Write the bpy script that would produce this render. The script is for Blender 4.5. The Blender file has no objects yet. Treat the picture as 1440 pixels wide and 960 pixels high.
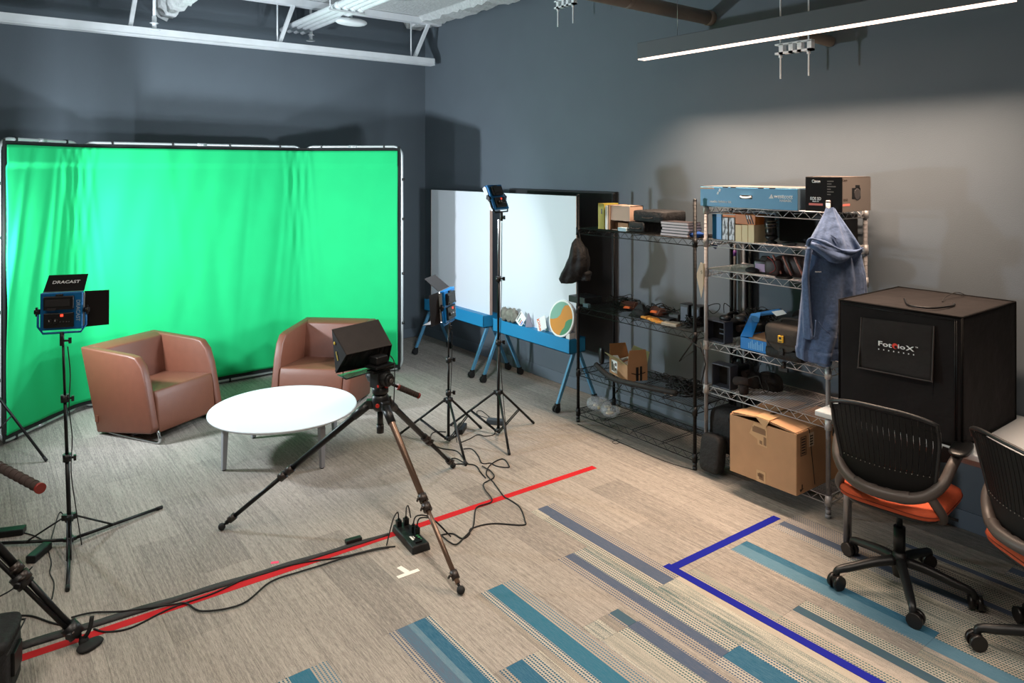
import bpy, bmesh, math, random
from mathutils import Vector, Matrix
random.seed(7)
SC = bpy.context.scene
COL = SC.collection
# ---------------------------------------------------------------- camera
FPX, CH, HY = 1010.0, 2.06, 237.0
YAW = math.atan(770 / FPX)
FX, FY = math.sin(YAW), math.cos(YAW)
RX, RY = math.cos(YAW), -math.sin(YAW)
cam = bpy.data.objects.new('camera', bpy.data.cameras.new('camera'))
COL.objects.link(cam)
cam.location = (0, 0, CH)
cam.rotation_euler = (math.pi / 2, 0, -YAW)
cam.data.sensor_width = 36
cam.data.lens = FPX / 1440 * 36
cam.data.shift_y = -(480 - HY) / 1440
cam.data.clip_start = .02
SC.camera = cam
# ---------------------------------------------------------------- world, exposure
w = bpy.data.worlds.new('world'); SC.world = w; w.use_nodes = True
w.node_tree.nodes['Background'].inputs[0].default_value = (.5, .55, .6, 1)
w.node_tree.nodes['Background'].inputs[1].default_value = .3
SC.view_settings.view_transform = 'Standard'
SC.view_settings.look = 'None'
SC.view_settings.gamma = 1
SC.view_settings.use_curve_mapping = False
SC.view_settings.exposure = 0.0
WARM = (1, .73, .54); SOFT = (1, .89, .78); COOL = (.82, .92, 1)
# power (W) of every lamp; each lamp is added by the builder of its fixture
P_PENDANT, P_ROOM = 78, 36
P_HEADS = dict(front=32, low=26, tall=32, side=118)
ROOM_FIXTURES = [(1.55, -1.9, .5), (-1.0, -1.9, .5), (1.55, 1.3, 3.7), (-1.0, 1.3, 3.7), (2.2, -2.3, .1)]  # the last one is unseen, placed to brighten the light tent's front

def area_light(name, loc, direction, sx, sy, power, color, spread=180, parent=None):
    l = bpy.data.lights.new(name, 'AREA'); l.shape = 'RECTANGLE'; l.size = sx; l.size_y = sy
    l.energy = power; l.color = color; l.spread = math.radians(spread)
    o = bpy.data.objects.new(name, l); COL.objects.link(o)
    m = Vector(direction).to_track_quat('-Z', 'Y').to_matrix().to_4x4(); m.translation = Vector(loc)
    if parent:
        o.parent = parent; m = WM(parent).inverted() @ m
    o.matrix_basis = m
    return o

# ---------------------------------------------------------------- helpers
def WM(o):
    m = Matrix.Identity(4)
    while o:
        m = o.matrix_basis @ m; o = o.parent
    return m
def G(px, py, h=0.0):                      # point of the photograph on the plane z=h
    z = FPX * (CH - h) / (py - HY); l = (px - 720) / FPX * z
    return Vector((z * FX + l * RX, z * FY + l * RY, h))
def PX(px, py, X):                         # ... on the plane x=X
    t = (px - 720) / FPX; z = X / (FX + t * RX)
    return Vector((X, z * FY + t * z * RY, CH - (py - HY) * z / FPX))
def PY(px, py, Y):
    t = (px - 720) / FPX; z = Y / (FY + t * RY)
    return Vector((z * FX + t * z * RX, Y, CH - (py - HY) * z / FPX))
def hex_lin(c):
    f = lambda v: v / 12.92 if v <= .04045 else ((v + .055) / 1.055) ** 2.4
    return tuple(f(x / 255) for x in c) + (1,)
MATS = {}
def mat(name, rgb, rough=.6, metal=0.0, noise=0.0, nscale=40, bump=0.0, bscale=200, spec=.5, trans=0.0, alpha=1.0, sheen=0.0, emit=0, coat=0.0, stretch=None):
    if name in MATS: return MATS[name]
    m = bpy.data.materials.new(name); m.use_nodes = True; MATS[name] = m
    nt = m.node_tree; b = nt.nodes['Principled BSDF']; c = hex_lin(rgb)
    b.inputs['Base Color'].default_value = c
    b.inputs['Roughness'].default_value = rough; b.inputs['Metallic'].default_value = metal
    b.inputs['Specular IOR Level'].default_value = spec
    b.inputs['Transmission Weight'].default_value = trans; b.inputs['Alpha'].default_value = alpha
    b.inputs['Coat Weight'].default_value = coat
    if sheen: b.inputs['Sheen Weight'].default_value = sheen
    if emit:
        b.inputs['Emission Color'].default_value = c; b.inputs['Emission Strength'].default_value = emit
    if noise or bump:
        tc = nt.nodes.new('ShaderNodeTexCoord'); vec = tc.outputs['Object']
        if stretch:
            mp = nt.nodes.new('ShaderNodeMapping'); mp.inputs['Scale'].default_value = stretch
            nt.links.new(vec, mp.inputs['Vector']); vec = mp.outputs[0]
    if noise:
        n = nt.nodes.new('ShaderNodeTexNoise'); n.inputs['Scale'].default_value = nscale; n.inputs['Detail'].default_value = 4
        nt.links.new(vec, n.inputs['Vector'])
        r = nt.nodes.new('ShaderNodeMapRange')
        r.inputs['From Min'].default_value = .3; r.inputs['From Max'].default_value = .7
        r.inputs['To Min'].default_value = 1 - noise; r.inputs['To Max'].default_value = 1 + noise
        nt.links.new(n.outputs['Fac'], r.inputs['Value'])
        v = nt.nodes.new('ShaderNodeVectorMath'); v.operation = 'SCALE'; v.inputs[0].default_value = c[:3]
        nt.links.new(r.outputs[0], v.inputs['Scale']); nt.links.new(v.outputs[0], b.inputs['Base Color'])
    if bump:
        n2 = nt.nodes.new('ShaderNodeTexNoise'); n2.inputs['Scale'].default_value = bscale; n2.inputs['Detail'].default_value = 3
        nt.links.new(vec, n2.inputs['Vector'])
        bm_ = nt.nodes.new('ShaderNodeBump'); bm_.inputs['Strength'].default_value = bump; bm_.inputs['Distance'].default_value = .01
        nt.links.new(n2.outputs['Fac'], bm_.inputs['Height']); nt.links.new(bm_.outputs[0], b.inputs['Normal'])
    return m

class MB:
    """mesh builder: collects primitives, build() links them as one object"""
    def __init__(s): s.v = []; s.f = []; s.sm = []; s.mi = []; s.cur = 0
    def face(s, idx, smooth=False): s.f.append(idx); s.sm.append(smooth); s.mi.append(s.cur)
    def add(s, verts, faces, smooth=False):
        o = len(s.v); s.v += [Vector(p) for p in verts]
        for f in faces: s.face([i + o for i in f], smooth)
        return s
    def box(s, a, b, m=None):
        x0, y0, z0 = [min(p, q) for p, q in zip(a, b)]; x1, y1, z1 = [max(p, q) for p, q in zip(a, b)]
        vs = [Vector(p) for p in ((x0,y0,z0),(x1,y0,z0),(x1,y1,z0),(x0,y1,z0),(x0,y0,z1),(x1,y0,z1),(x1,y1,z1),(x0,y1,z1))]
        if m is not None: vs = [m @ p for p in vs]
        return s.add(vs, [(3,2,1,0),(4,5,6,7),(0,1,5,4),(1,2,6,5),(2,3,7,6),(3,0,4,7)])
    def cbox(s, c, size, rz=0, m=None):
        h = [q / 2 for q in size]; mm = Matrix.Translation(c) @ Matrix.Rotation(rz, 4, 'Z')
        if m is not None: mm = Matrix.Translation(c) @ m
        return s.box((-h[0], -h[1], -h[2]), h, mm)
    def frustum(s, quad0, quad1):           # two corresponding polygons
        n = len(quad0); 
        return s.add(list(quad0) + list(quad1), [tuple(range(n))[::-1], tuple(range(n, 2*n))] + [(i, (i+1) % n, n + (i+1) % n, n + i) for i in range(n)])
    def cyl(s, p0, p1, r0, r1=None, n=12, caps=True):
        return s.tube([p0, p1], [r0, r0 if r1 is None else r1], n, caps)
    def tube(s, pts, r, n=8, caps=True, closed=False):
        pts = [Vector(p) for p in pts]; L = len(pts)
        if not isinstance(r, (list, tuple)): r = [r] * L
        o = len(s.v); up = None
        for i, p in enumerate(pts):
            if closed: t = pts[(i + 1) % L] - pts[i - 1]
            else: t = pts[min(i + 1, L - 1)] - pts[max(i - 1, 0)]
            t = t.normalized() if t.length > 1e-9 else Vector((0, 0, 1))
            if up is None: up = t.orthogonal().normalized()
            up = (up - t * up.dot(t)); up = up.normalized() if up.length > 1e-6 else t.orthogonal().normalized()
            q = t.cross(up)
            for k in range(n):
                a = 2 * math.pi * k / n
                s.v.append(p + (up * math.cos(a) + q * math.sin(a)) * r[i])
        for i in range(L if closed else L - 1):
            j = (i + 1) % L
            for k in range(n):
                k2 = (k + 1) % n
                s.face([o + i*n + k, o + i*n + k2, o + j*n + k2, o + j*n + k], True)
        if caps and not closed:
            s.face([o + k for k in range(n)][::-1]); s.face([o + (L-1)*n + k for k in range(n)])
        return s
    def lathe(s, c, prof, n=32, m=None):    # prof: (r, z)
        o = len(s.v); c = Vector(c)
        for r_, z in prof:
            for k in range(n):
                a = 2 * math.pi * k / n; p = Vector((r_ * math.cos(a), r_ * math.sin(a), z))
                s.v.append(c + (m @ p if m is not None else p))
        for i in range(len(prof) - 1):
            for k in range(n):
                k2 = (k + 1) % n; s.face([o + i*n + k, o + i*n + k2, o + (i+1)*n + k2, o + (i+1)*n + k], True)
        s.face([o + k for k in range(n)][::-1]); s.face([o + (len(prof)-1)*n + k for k in range(n)])
        return s
    def prism(s, poly, vec):                # poly: 3-D points, extruded by vec
        vec = Vector(vec); return s.frustum([Vector(p) for p in poly], [Vector(p) + vec for p in poly])
    def superell(s, c, rad, e=.35, nu=20, nv=12, m=None, warp=None):
        o = len(s.v); c = Vector(c); sg = lambda v, p: math.copysign(abs(v) ** p, v)
        for j in range(nv + 1):
            v = -math.pi/2 + math.pi * j / nv
            for i in range(nu):
                u = 2 * math.pi * i / nu
                p = Vector((rad[0]*sg(math.cos(v), e)*sg(math.cos(u), e), rad[1]*sg(math.cos(v), e)*sg(math.sin(u), e), rad[2]*sg(math.sin(v), e)))
                if warp: p = warp(p)
                s.v.append(c + (m @ p if m is not None else p))
        for j in range(nv):
            for i in range(nu):
                i2 = (i + 1) % nu; s.face([o + j*nu + i, o + j*nu + i2, o + (j+1)*nu + i2, o + (j+1)*nu + i], True)
        return s
    def build(s, name, material, parent=None, local=False, bevel=0, seg=2, kind=None, solid=0, weld=False):
        me = bpy.data.meshes.new(name); vs = s.v
        if parent and not local:
            inv = WM(parent).inverted(); vs = [inv @ p for p in vs]
        me.from_pydata([tuple(p) for p in vs], [], s.f)
        me.polygons.foreach_set('use_smooth', s.sm); me.polygons.foreach_set('material_index', s.mi)
        for mm in (material if isinstance(material, (list, tuple)) else [material]): me.materials.append(mm)
        b = bmesh.new(); b.from_mesh(me)
        if weld: bmesh.ops.remove_doubles(b, verts=b.verts, dist=1e-5)
        bmesh.ops.recalc_face_normals(b, faces=b.faces)
        if bevel:
            es = [e for e in b.edges if len(e.link_faces) == 2 and e.calc_face_angle(0) > .5]
            bmesh.ops.bevel(b, geom=es, offset=bevel, segments=seg, profile=.5, affect='EDGES', clamp_overlap=True)
            if seg > 2:
                for f in b.faces: f.smooth = True
        b.to_mesh(me); b.free(); me.update()
        o = bpy.data.objects.new(name, me); COL.objects.link(o)
        if parent: o.parent = parent
        if kind: o['kind'] = kind
        if solid:
            md = o.modifiers.new('thick', 'SOLIDIFY'); md.thickness = solid; md.offset = 0
        return o

def tag(o, label=None, cat=None, group=None, kind=None):
    if label: o['label'] = label
    if cat: o['category'] = cat
    if group: o['group'] = group
    if kind: o['kind'] = kind
    return o
def thing(name, loc, label, cat, group=None, rz=0):
    o = bpy.data.objects.new(name, None); COL.objects.link(o); o.empty_display_size = .05
    o.location = loc; o.rotation_euler = (0, 0, rz)
    return tag(o, label, cat, group)
def struct(o): o['kind'] = 'structure'; return o
def copy_tree(o, parent=None):
    c = o.copy(); COL.objects.link(c)
    if parent: c.parent = parent
    for ch in [x for x in COL.objects if x.parent == o]: copy_tree(ch, c)
    return c
def smooth_path(pts, k=6):
    pts = [Vector(p) for p in pts]; out = []
    for i in range(len(pts) - 1):
        p0 = pts[max(i-1, 0)]; p1 = pts[i]; p2 = pts[i+1]; p3 = pts[min(i+2, len(pts)-1)]
        for j in range(k):
            t = j / k
            out.append(.5 * ((2*p1) + (p2-p0)*t + (2*p0-5*p1+4*p2-p3)*t*t + (3*p1-p0-3*p2+p3)*t**3))
    out.append(pts[-1]); return out
def basis(o, x, y):                         # matrix with given x and y axes
    x = Vector(x).normalized(); y = Vector(y); y = (y - x * y.dot(x)).normalized(); z = x.cross(y)
    m = Matrix((x, y, z)).transposed().to_4x4(); m.translation = Vector(o); return m
def text(s, size, m, material, parent, name='lettering', extrude=.0006, shear=0, align='CENTER', width=None):
    cu = bpy.data.curves.new(name, 'FONT'); cu.body = s; cu.size = size; cu.extrude = extrude
    cu.align_x = align; cu.align_y = 'CENTER'; cu.shear = shear; cu.resolution_u = 3; cu.offset = size*.018
    t = bpy.data.objects.new(name, cu); COL.objects.link(t)
    bpy.context.view_layer.update()
    me = bpy.data.meshes.new_from_object(t.evaluated_get(bpy.context.evaluated_depsgraph_get()))
    bpy.data.objects.remove(t); bpy.data.curves.remove(cu)
    xs = [v.co.x for v in me.vertices]
    if width and xs:
        k = width / (max(xs) - min(xs))
        for v in me.vertices: v.co.x *= k
    m2 = (WM(parent).inverted() if parent else Matrix.Identity(4)) @ m
    me.transform(m2); me.materials.clear(); me.materials.append(material)
    me.name = name
    o = bpy.data.objects.new(name, me); COL.objects.link(o); o.parent = parent
    return o
UP = Vector((0, 0, 1))

# ---------------------------------------------------------------- materials
wall_m = mat('wall_paint', (90, 99, 107), .75, noise=.03, nscale=3, bump=.08, bscale=150)
base_m = mat('base_rubber', (98, 108, 118), .6)
ceil_m = mat('sprayed_ceiling', (205, 208, 208), .95, noise=.12, nscale=30, bump=1, bscale=40)
white_steel = mat('white_painted_steel', (236, 239, 242), .5, noise=.05, nscale=8)
pipe_m = mat('insulated_pipe', (116, 108, 101), .8, noise=.1, nscale=6)
black = mat('black_metal', (12, 12, 13), .42, spec=.35)
blackm = mat('black_matte', (16, 16, 17), .7, noise=.2, nscale=30)
fabric_blk = mat('black_nylon', (14, 13, 14), .75, noise=.3, nscale=12, bump=.8, bscale=35)
tent_m = mat('tent_fabric', (29, 26, 26), .9, spec=.2, noise=.15, nscale=5, bump=1, bscale=8)
tent_pan = mat('tent_flap_fabric', (42, 38, 37), .85, spec=.25, noise=.15, nscale=7, bump=1, bscale=10)
plastic = mat('black_plastic', (20, 20, 21), .42)
chrome = mat('chrome', (200, 202, 205), .22, 1)
steel = mat('grey_steel', (150, 148, 150), .38, .9)
alu = mat('aluminium_tube', (190, 195, 195), .35, .45)
silver_wire = mat('silver_wire', (190, 187, 187), .5, .5)
green_m = mat('green_fabric', (0, 172, 100), .85, noise=.03, nscale=5)
leather = mat('brown_leather', (96, 54, 38), .48, noise=.06, nscale=18, bump=.15, bscale=220)
leather2 = mat('brown_leather_seat', (100, 58, 41), .48, noise=.05, nscale=18, bump=.15, bscale=220)
table_m = mat('white_laminate', (204, 208, 211), .35)
leg_m = mat('grey_leg_paint', (150, 150, 154), .4, .3)
wb_m = mat('whiteboard', (214, 218, 224), .5, spec=.3)
wb_blue = mat('blue_tray_paint', (32, 128, 176), .45)
leg_blue = mat('blue_leg_paint', (78, 132, 165), .45)
beige_edge = mat('beige_edge', (196, 168, 156), .6)
panel_dark = mat('charcoal_panel', (34, 35, 38), .7, noise=.1, nscale=60)
card = mat('cardboard', (176, 134, 98), .85, noise=.06, nscale=10)
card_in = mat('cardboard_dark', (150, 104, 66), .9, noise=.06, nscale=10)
tape_br = mat('parcel_tape', (190, 152, 112), .3)
print_dk = mat('dark_print', (52, 38, 28), .7)
print_w = mat('white_print', (236, 236, 236), .6)
paper = mat('white_paper', (225, 224, 220), .8)
cream = mat('cream_card', (244, 222, 180), .8)
dracast = mat('blue_anodised', (10, 112, 178), .4, .2)
led_face = mat('led_face_on', (235, 245, 255), .5, emit=9)
led_strip = mat('pendant_lens', (255, 222, 200), .5, emit=3.5)
red_led = mat('red_display', (255, 60, 40), .5, emit=2.5)
red_m = mat('red_accent', (190, 40, 30), .4)
carbon = mat('bronze_tube', (122, 100, 86), .3, .7)
rubber = mat('rubber', (18, 18, 18), .8)
orange_fab = mat('orange_fabric', (198, 84, 48), .85, noise=.06, nscale=60, bump=.3, bscale=400)
frame_gry = mat('grey_brown_plastic', (74, 66, 62), .45)
red_tape = mat('red_tape', (178, 28, 34), .8, spec=.2, noise=.06, nscale=4)
blue_tape = mat('blue_tape', (4, 18, 128), .75, spec=.2)
white_tape = mat('white_tape', (232, 226, 214), .7)
pink_tape = mat('pink_tape', (240, 70, 110), .6)
gaffer = mat('black_gaffer', (44, 40, 40), .75, noise=.15, nscale=40, bump=.4, bscale=60)
hood_m = mat('blue_sweat_fabric', (76, 95, 128), .95, noise=.14, nscale=60, bump=1, bscale=16, sheen=.08)
hood_dk = mat('blue_sweat_shade_and_seam', (54, 70, 100), .95, noise=.1, nscale=60)  # darker copy: fold shade put into the colour, also used for the seam
boxblue = mat('light_blue_box', (96, 158, 196), .5, noise=.05, nscale=5)
clear = mat('clear_plastic', (215, 222, 228), .12, alpha=.24, bump=1, bscale=45)
glass_g = mat('green_tint_glass', (60, 120, 95), .1, alpha=.6)
# ================================================================ setting
XW, YB, XL, YF, HC = 4.54, 7.73, -3.5, -3.0, 3.84
def slab(name, a, b, m): return struct(MB().box(a, b).build(name, m))
slab('wall_right', (XW, YF, 0), (XW + .15, YB + .15, HC), wall_m)
slab('wall_back', (XL, YB, 0), (XW, YB + .15, HC), wall_m)
slab('wall_left', (XL - .15, YF, 0), (XL, YB + .15, HC), wall_m)
slab('wall_front', (XL, YF - .15, 0), (XW + .15, YF, HC), wall_m)
slab('ceiling', (XL - .15, YF - .15, HC), (XW + .15, YB + .15, HC + .12), ceil_m)
slab('baseboard_right', (XW - .008, YF, .004), (XW, YB, .11), base_m)
slab('baseboard_back', (XL, YB - .008, .004), (XW - .008, YB, .11), base_m)

def carpet(name, design=None, tone=0.0):
    """design: list of (x_end_in_metres, kind, colourA, colourB); kinds: p plain, s solid, d dashes, k speckle"""
    m = bpy.data.materials.new(name); m.use_nodes = True; nt = m.node_tree; N = nt.nodes.new; L = nt.links.new
    b = nt.nodes['Principled BSDF']; b.inputs['Roughness'].default_value = .95; b.inputs['Specular IOR Level'].default_value = .15
    tc = N('ShaderNodeNewGeometry'); sep = N('ShaderNodeSeparateXYZ'); L(tc.outputs['Position'], sep.inputs[0])
    mp = N('ShaderNodeMapping'); mp.inputs['Scale'].default_value = (85, 2.2, 1); L(tc.outputs['Position'], mp.inputs[0])
    n1 = N('ShaderNodeTexNoise'); n1.inputs['Scale'].default_value = 1; n1.inputs['Detail'].default_value = 5; n1.inputs['Roughness'].default_value=.7; L(mp.outputs[0], n1.inputs[0])
    mp3 = N('ShaderNodeMapping'); mp3.inputs['Scale'].default_value = (230, 24, 1); L(tc.outputs['Position'], mp3.inputs[0])
    n3 = N('ShaderNodeTexNoise'); n3.inputs['Scale'].default_value = 1; n3.inputs['Detail'].default_value = 2; L(mp3.outputs[0], n3.inputs[0])
    mp2 = N('ShaderNodeMapping'); mp2.inputs['Scale'].default_value = (420, 300, 1); L(tc.outputs['Position'], mp2.inputs[0])
    n2 = N('ShaderNodeTexNoise'); n2.inputs['Scale'].default_value = 1; n2.inputs['Detail'].default_value = 2; L(mp2.outputs[0], n2.inputs[0])
    def math_(op, a, c, d=None):
        q = N('ShaderNodeMath'); q.operation = op
        for i, v in enumerate((a, c, d)):
            if v is None: continue
            if isinstance(v, (int, float)): q.inputs[i].default_value = v
            else: L(v, q.inputs[i])
        return q.outputs[0]
    def mix(f, a, c):
        q = N('ShaderNodeMix'); q.data_type = 'RGBA'
        if isinstance(f, (int, float)): q.inputs[0].default_value = f
        else: L(f, q.inputs[0])
        for i, v in ((6, a), (7, c)):
            if isinstance(v, tuple): q.inputs[i].default_value = v
            else: L(v, q.inputs[i])
        return q.outputs[2]
    oi = N('ShaderNodeObjectInfo')
    t = math_('MULTIPLY_ADD', oi.outputs['Random'], .9, -.45)
    s1 = math_('SUBTRACT', n1.outputs['Fac'], .5)
    f = math_('MULTIPLY_ADD', s1, 1.9, .5); f = math_('ADD', f, math_('MULTIPLY', math_('SUBTRACT', n3.outputs['Fac'], .5), 1.5)); f = math_('ADD', f, math_('MULTIPLY', t, .4))
    f = math_('ADD', f, math_('MULTIPLY', math_('SUBTRACT', n2.outputs['Fac'], .5), 2.2))
    cl = N('ShaderNodeClamp'); L(f, cl.inputs[0])
    base = mix(cl.outputs[0], hex_lin((112, 107, 102)), hex_lin((168, 160, 150)))
    col = base
    if design:
        tl = N('ShaderNodeTexCoord'); sl = N('ShaderNodeSeparateXYZ'); L(tl.outputs['Object'], sl.inputs[0])
        u = math_('DIVIDE', sl.outputs[0], .2475)
        rA, rB, rK = N('ShaderNodeValToRGB'), N('ShaderNodeValToRGB'), N('ShaderNodeValToRGB')
        for r in (rA, rB, rK): r.color_ramp.interpolation = 'CONSTANT'; L(u, r.inputs[0])
        x = 0; code = {'p': 0, 's': .25, 'd': .5, 'k': .75}
        for i, (xe, k, ca, cb) in enumerate(design):
            for r, c in ((rA, hex_lin(ca)), (rB, hex_lin(cb)), (rK, (code[k],) * 3 + (1,))):
                e = r.color_ramp.elements[0] if i == 0 else (r.color_ramp.elements[1] if i == 1 else r.color_ramp.elements.new(x / .2475))
                e.position = x / .2475; e.color = c
            x = xe
        K = N('ShaderNodeRGBToBW'); L(rK.outputs[0], K.inputs[0]); K = K.outputs[0]
        # dashes: lines along y broken by a knit rhythm
        ln = math_('GREATER_THAN', math_('FRACT', math_('MULTIPLY', sep.outputs[0], 1 / .0155), None), .52)
        zz = math_('ADD', math_('MULTIPLY', sep.outputs[1], 1 / .0125), math_('MULTIPLY', sep.outputs[0], 20.0))
        ds = math_('GREATER_THAN', math_('FRACT', zz, None), .3)
        dash = math_('MULTIPLY', ln, ds)
        spk = math_('GREATER_THAN', math_('ADD', n2.outputs['Fac'], math_('MULTIPLY', s1, .9)), .5)
        isd = math_('COMPARE', K, .5, .05); isk = math_('COMPARE', K, .75, .05); iss = math_('COMPARE', K, .25, .05)
        nse = math_('MULTIPLY', math_('GREATER_THAN', n2.outputs['Fac'], .64), .3)
        pat = math_('ADD', math_('MULTIPLY', isd, dash), math_('MULTIPLY', isk, spk)); pat = math_('ADD', pat, math_('MULTIPLY', iss, nse))
        pc = mix(pat, rA.outputs[0], rB.outputs[0])
        pc2 = mix(.35, pc, mix(pat, base, rB.outputs[0]))
        solid = mix(math_('MULTIPLY', math_('SUBTRACT', math_('ADD', n2.outputs['Fac'], n3.outputs['Fac']), .6), 1.3), rA.outputs[0], rB.outputs[0])
        pc3 = mix(iss, pc2, solid)
        notp = math_('GREATER_THAN', K, .1)
        col = mix(notp, base, pc3)
    L(col, b.inputs['Base Color'])
    bp = N('ShaderNodeBump'); bp.inputs['Strength'].default_value = .5; bp.inputs['Distance'].default_value = .004
    L(math_('ADD', n2.outputs['Fac'], n1.outputs['Fac']), bp.inputs['Height']); L(bp.outputs[0], b.inputs['Normal'])
    return m
plain_c = carpet('carpet_plain')
BE = (160, 150, 136); CR = (180, 174, 160); TE = (18, 76, 102); LT = (72, 108, 128); SL = (62, 80, 104); SG = (90, 95, 108); GN = (60, 84, 82); GT = (68, 94, 96); GY = (112, 110, 106)
DESIGN = {
 'teal_pair':   [(.03,'p',BE,SL),(.07,'d',BE,SL),(.125,'s',LT,SG),(.155,'s',(112,132,140),LT),(.215,'s',TE,LT),(.2475,'d',CR,TE)],
 'teal_mid':    [(.03,'k',GY,BE),(.072,'d',CR,TE),(.162,'s',(28,96,116),LT),(.235,'d',BE,LT),(.2475,'p',BE,BE)],
 'teal_left':   [(.03,'p',BE,BE),(.065,'d',BE,TE),(.15,'s',TE,LT),(.215,'d',CR,TE),(.2475,'k',GY,CR)],
 'speck_block': [(.1,'k',(70,96,100),CR),(.155,'k',BE,GY),(.17,'d',BE,SL),(.225,'s',SL,GT),(.2475,'p',BE,BE)],
 'slate_right': [(.012,'k',TE,CR),(.1,'k',CR,(128,130,122)),(.165,'d',CR,GT),(.232,'s',SG,SL),(.2475,'d',BE,SL)],
 'slate_left':  [(.03,'p',BE,BE),(.085,'d',BE,SL),(.14,'s',SL,SG),(.21,'d',CR,(40,80,92)),(.2475,'k',CR,GT)],
 'speck_slate': [(.055,'k',(104,116,110),CR),(.13,'s',SL,SG),(.19,'d',BE,SL),(.2475,'p',BE,BE)],
 'slate_cream': [(.05,'d',CR,GN),(.13,'s',SL,SG),(.19,'d',BE,SL),(.2475,'p',BE,BE)],
 'green_cream': [(.06,'k',CR,GT),(.14,'k',(96,116,112),CR),(.2,'k',CR,BE),(.2475,'d',BE,GT)],
 'teal_block':  [(.03,'p',BE,BE),(.09,'d',CR,SL),(.205,'s',TE,LT),(.2475,'d',CR,TE)],
 'green_edge':  [(.045,'k',(104,124,120),BE),(.2475,'p',BE,BE)],
 'slate_green': [(.045,'d',BE,GT),(.125,'p',BE,BE),(.18,'s',SL,GT),(.2475,'d',CR,GN)],
 'teal_light':  [(.09,'p',BE,BE),(.105,'d',BE,LT),(.19,'s',LT,(92,124,140)),(.2475,'s',TE,LT)],
 'light_run':   [(.07,'k',GT,BE),(.1,'p',BE,BE),(.19,'s',LT,(92,124,140)),(.2475,'d',BE,GN)],
 'green_run':   [(.06,'d',CR,GN),(.12,'k',GN,CR),(.19,'d',CR,GN),(.2475,'k',(70,80,72),CR)],
 'slate_dots':  [(.06,'d',CR,SL),(.12,'s',SL,SG),(.2475,'d',BE,SL)],
 'slate_run':   [(.06,'d',CR,(40,48,60)),(.14,'k',(66,72,80),CR),(.18,'s',SL,SG),(.2475,'d',CR,GN)],
}
CM = {k: carpet('carpet_' + k, v) for k, v in DESIGN.items()}
# (column, far end of the plank) -> list of (length, design)
LAY = {(-3,2.865):'teal_mid',(-1,2.865):'teal_pair',(0,2.375):'teal_left',(1,2.865):'teal_mid',(1,1.875):'green_run',(2,2.375):[(.12,'speck_block'),(.87,'slate_right')],
 (3,2.865):'slate_left',(3,1.875):'teal_block',(4,3.365):[(.12,'speck_slate'),(.87,'slate_cream')],(4,2.375):'green_cream',(4,1.385):'green_cream',(5,2.865):[(.49,'plain'),(.5,'green_edge')],
 (5,1.875):'slate_green',(6,2.375):'teal_light',(6,1.385):'light_run',(7,1.875):'green_run',(8,2.375):'slate_dots',(8,1.385):'slate_run',
 (9,1.875):'slate_run',(10,1.385):'slate_dots',(2,1.385):'slate_run',(7,.885):'slate_dots',(5,.885):'teal_block',(9,.885):'green_run',(3,.885):'slate_left'}
floor = struct(MB().box((XL - .15, YF - .15, -.12), (XW + .15, YB + .15, -.004)).build('floor', plain_c))
PLK = {}
def plank_mesh(wd, ln):
    key = (round(wd, 3), round(ln, 3))
    if key not in PLK:
        e = .0003
        vs = [(e,e,-.004),(wd-e,e,-.004),(wd-e,ln-e,-.004),(e,ln-e,-.004),(e,e,-.0006),(wd-e,e,-.0006),(wd-e,ln-e,-.0006),(e,ln-e,-.0006),
              (3*e,3*e,0),(wd-3*e,3*e,0),(wd-3*e,ln-3*e,0),(3*e,ln-3*e,0)]
        me = bpy.data.meshes.new('carpet_plank')
        me.from_pydata(vs, [], [(3,2,1,0),(0,1,5,4),(1,2,6,5),(2,3,7,6),(3,0,4,7),(4,5,9,8),(5,6,10,9),(6,7,11,10),(7,4,8,11),(8,9,10,11)])
        me.materials.append(plain_c); PLK[key] = me
    return PLK[key]
far = MB()
for k in range(-21, 12):
    x0 = 1.7125 + .2475 * k; x1 = min(x0 + .2475, XW)
    if x0 < XL: continue
    ph = 2.865 if k % 2 else 2.375
    n = -7
    while ph - .99 * n > YF and n < 8:
        top = ph - .99 * n; n += 1
        y1 = min(top, YB); y0 = max(top - .99, YF)
        if y1 - y0 < .02: continue
        lay = LAY.get((k, round(top, 3)))
        vis = x0 > -1.2 and y1 > .4 and y1 > .1 + .02 * 0 and (x0 + .25) * 1.0 > -.6
        if not vis:
            far.box((x0+.001, y0+.001, -.004), (x1-.001, y1-.001, 0)); continue
        segs = [(y1 - y0, 'plain')] if lay is None else ([(y1 - y0, lay)] if isinstance(lay, str) else lay)
        yt = y1
        for ln, dn in segs:
            o = bpy.data.objects.new('carpet_plank', plank_mesh(x1 - x0, ln)); COL.objects.link(o); o.parent = floor
            o.location = (x0, yt - ln, 0); yt -= ln
            if dn != 'plain':
                o.data = o.data.copy(); o.data.materials[0] = CM[dn]
far.build('carpet_plank_field', plain_c, floor, kind='stuff')

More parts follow.
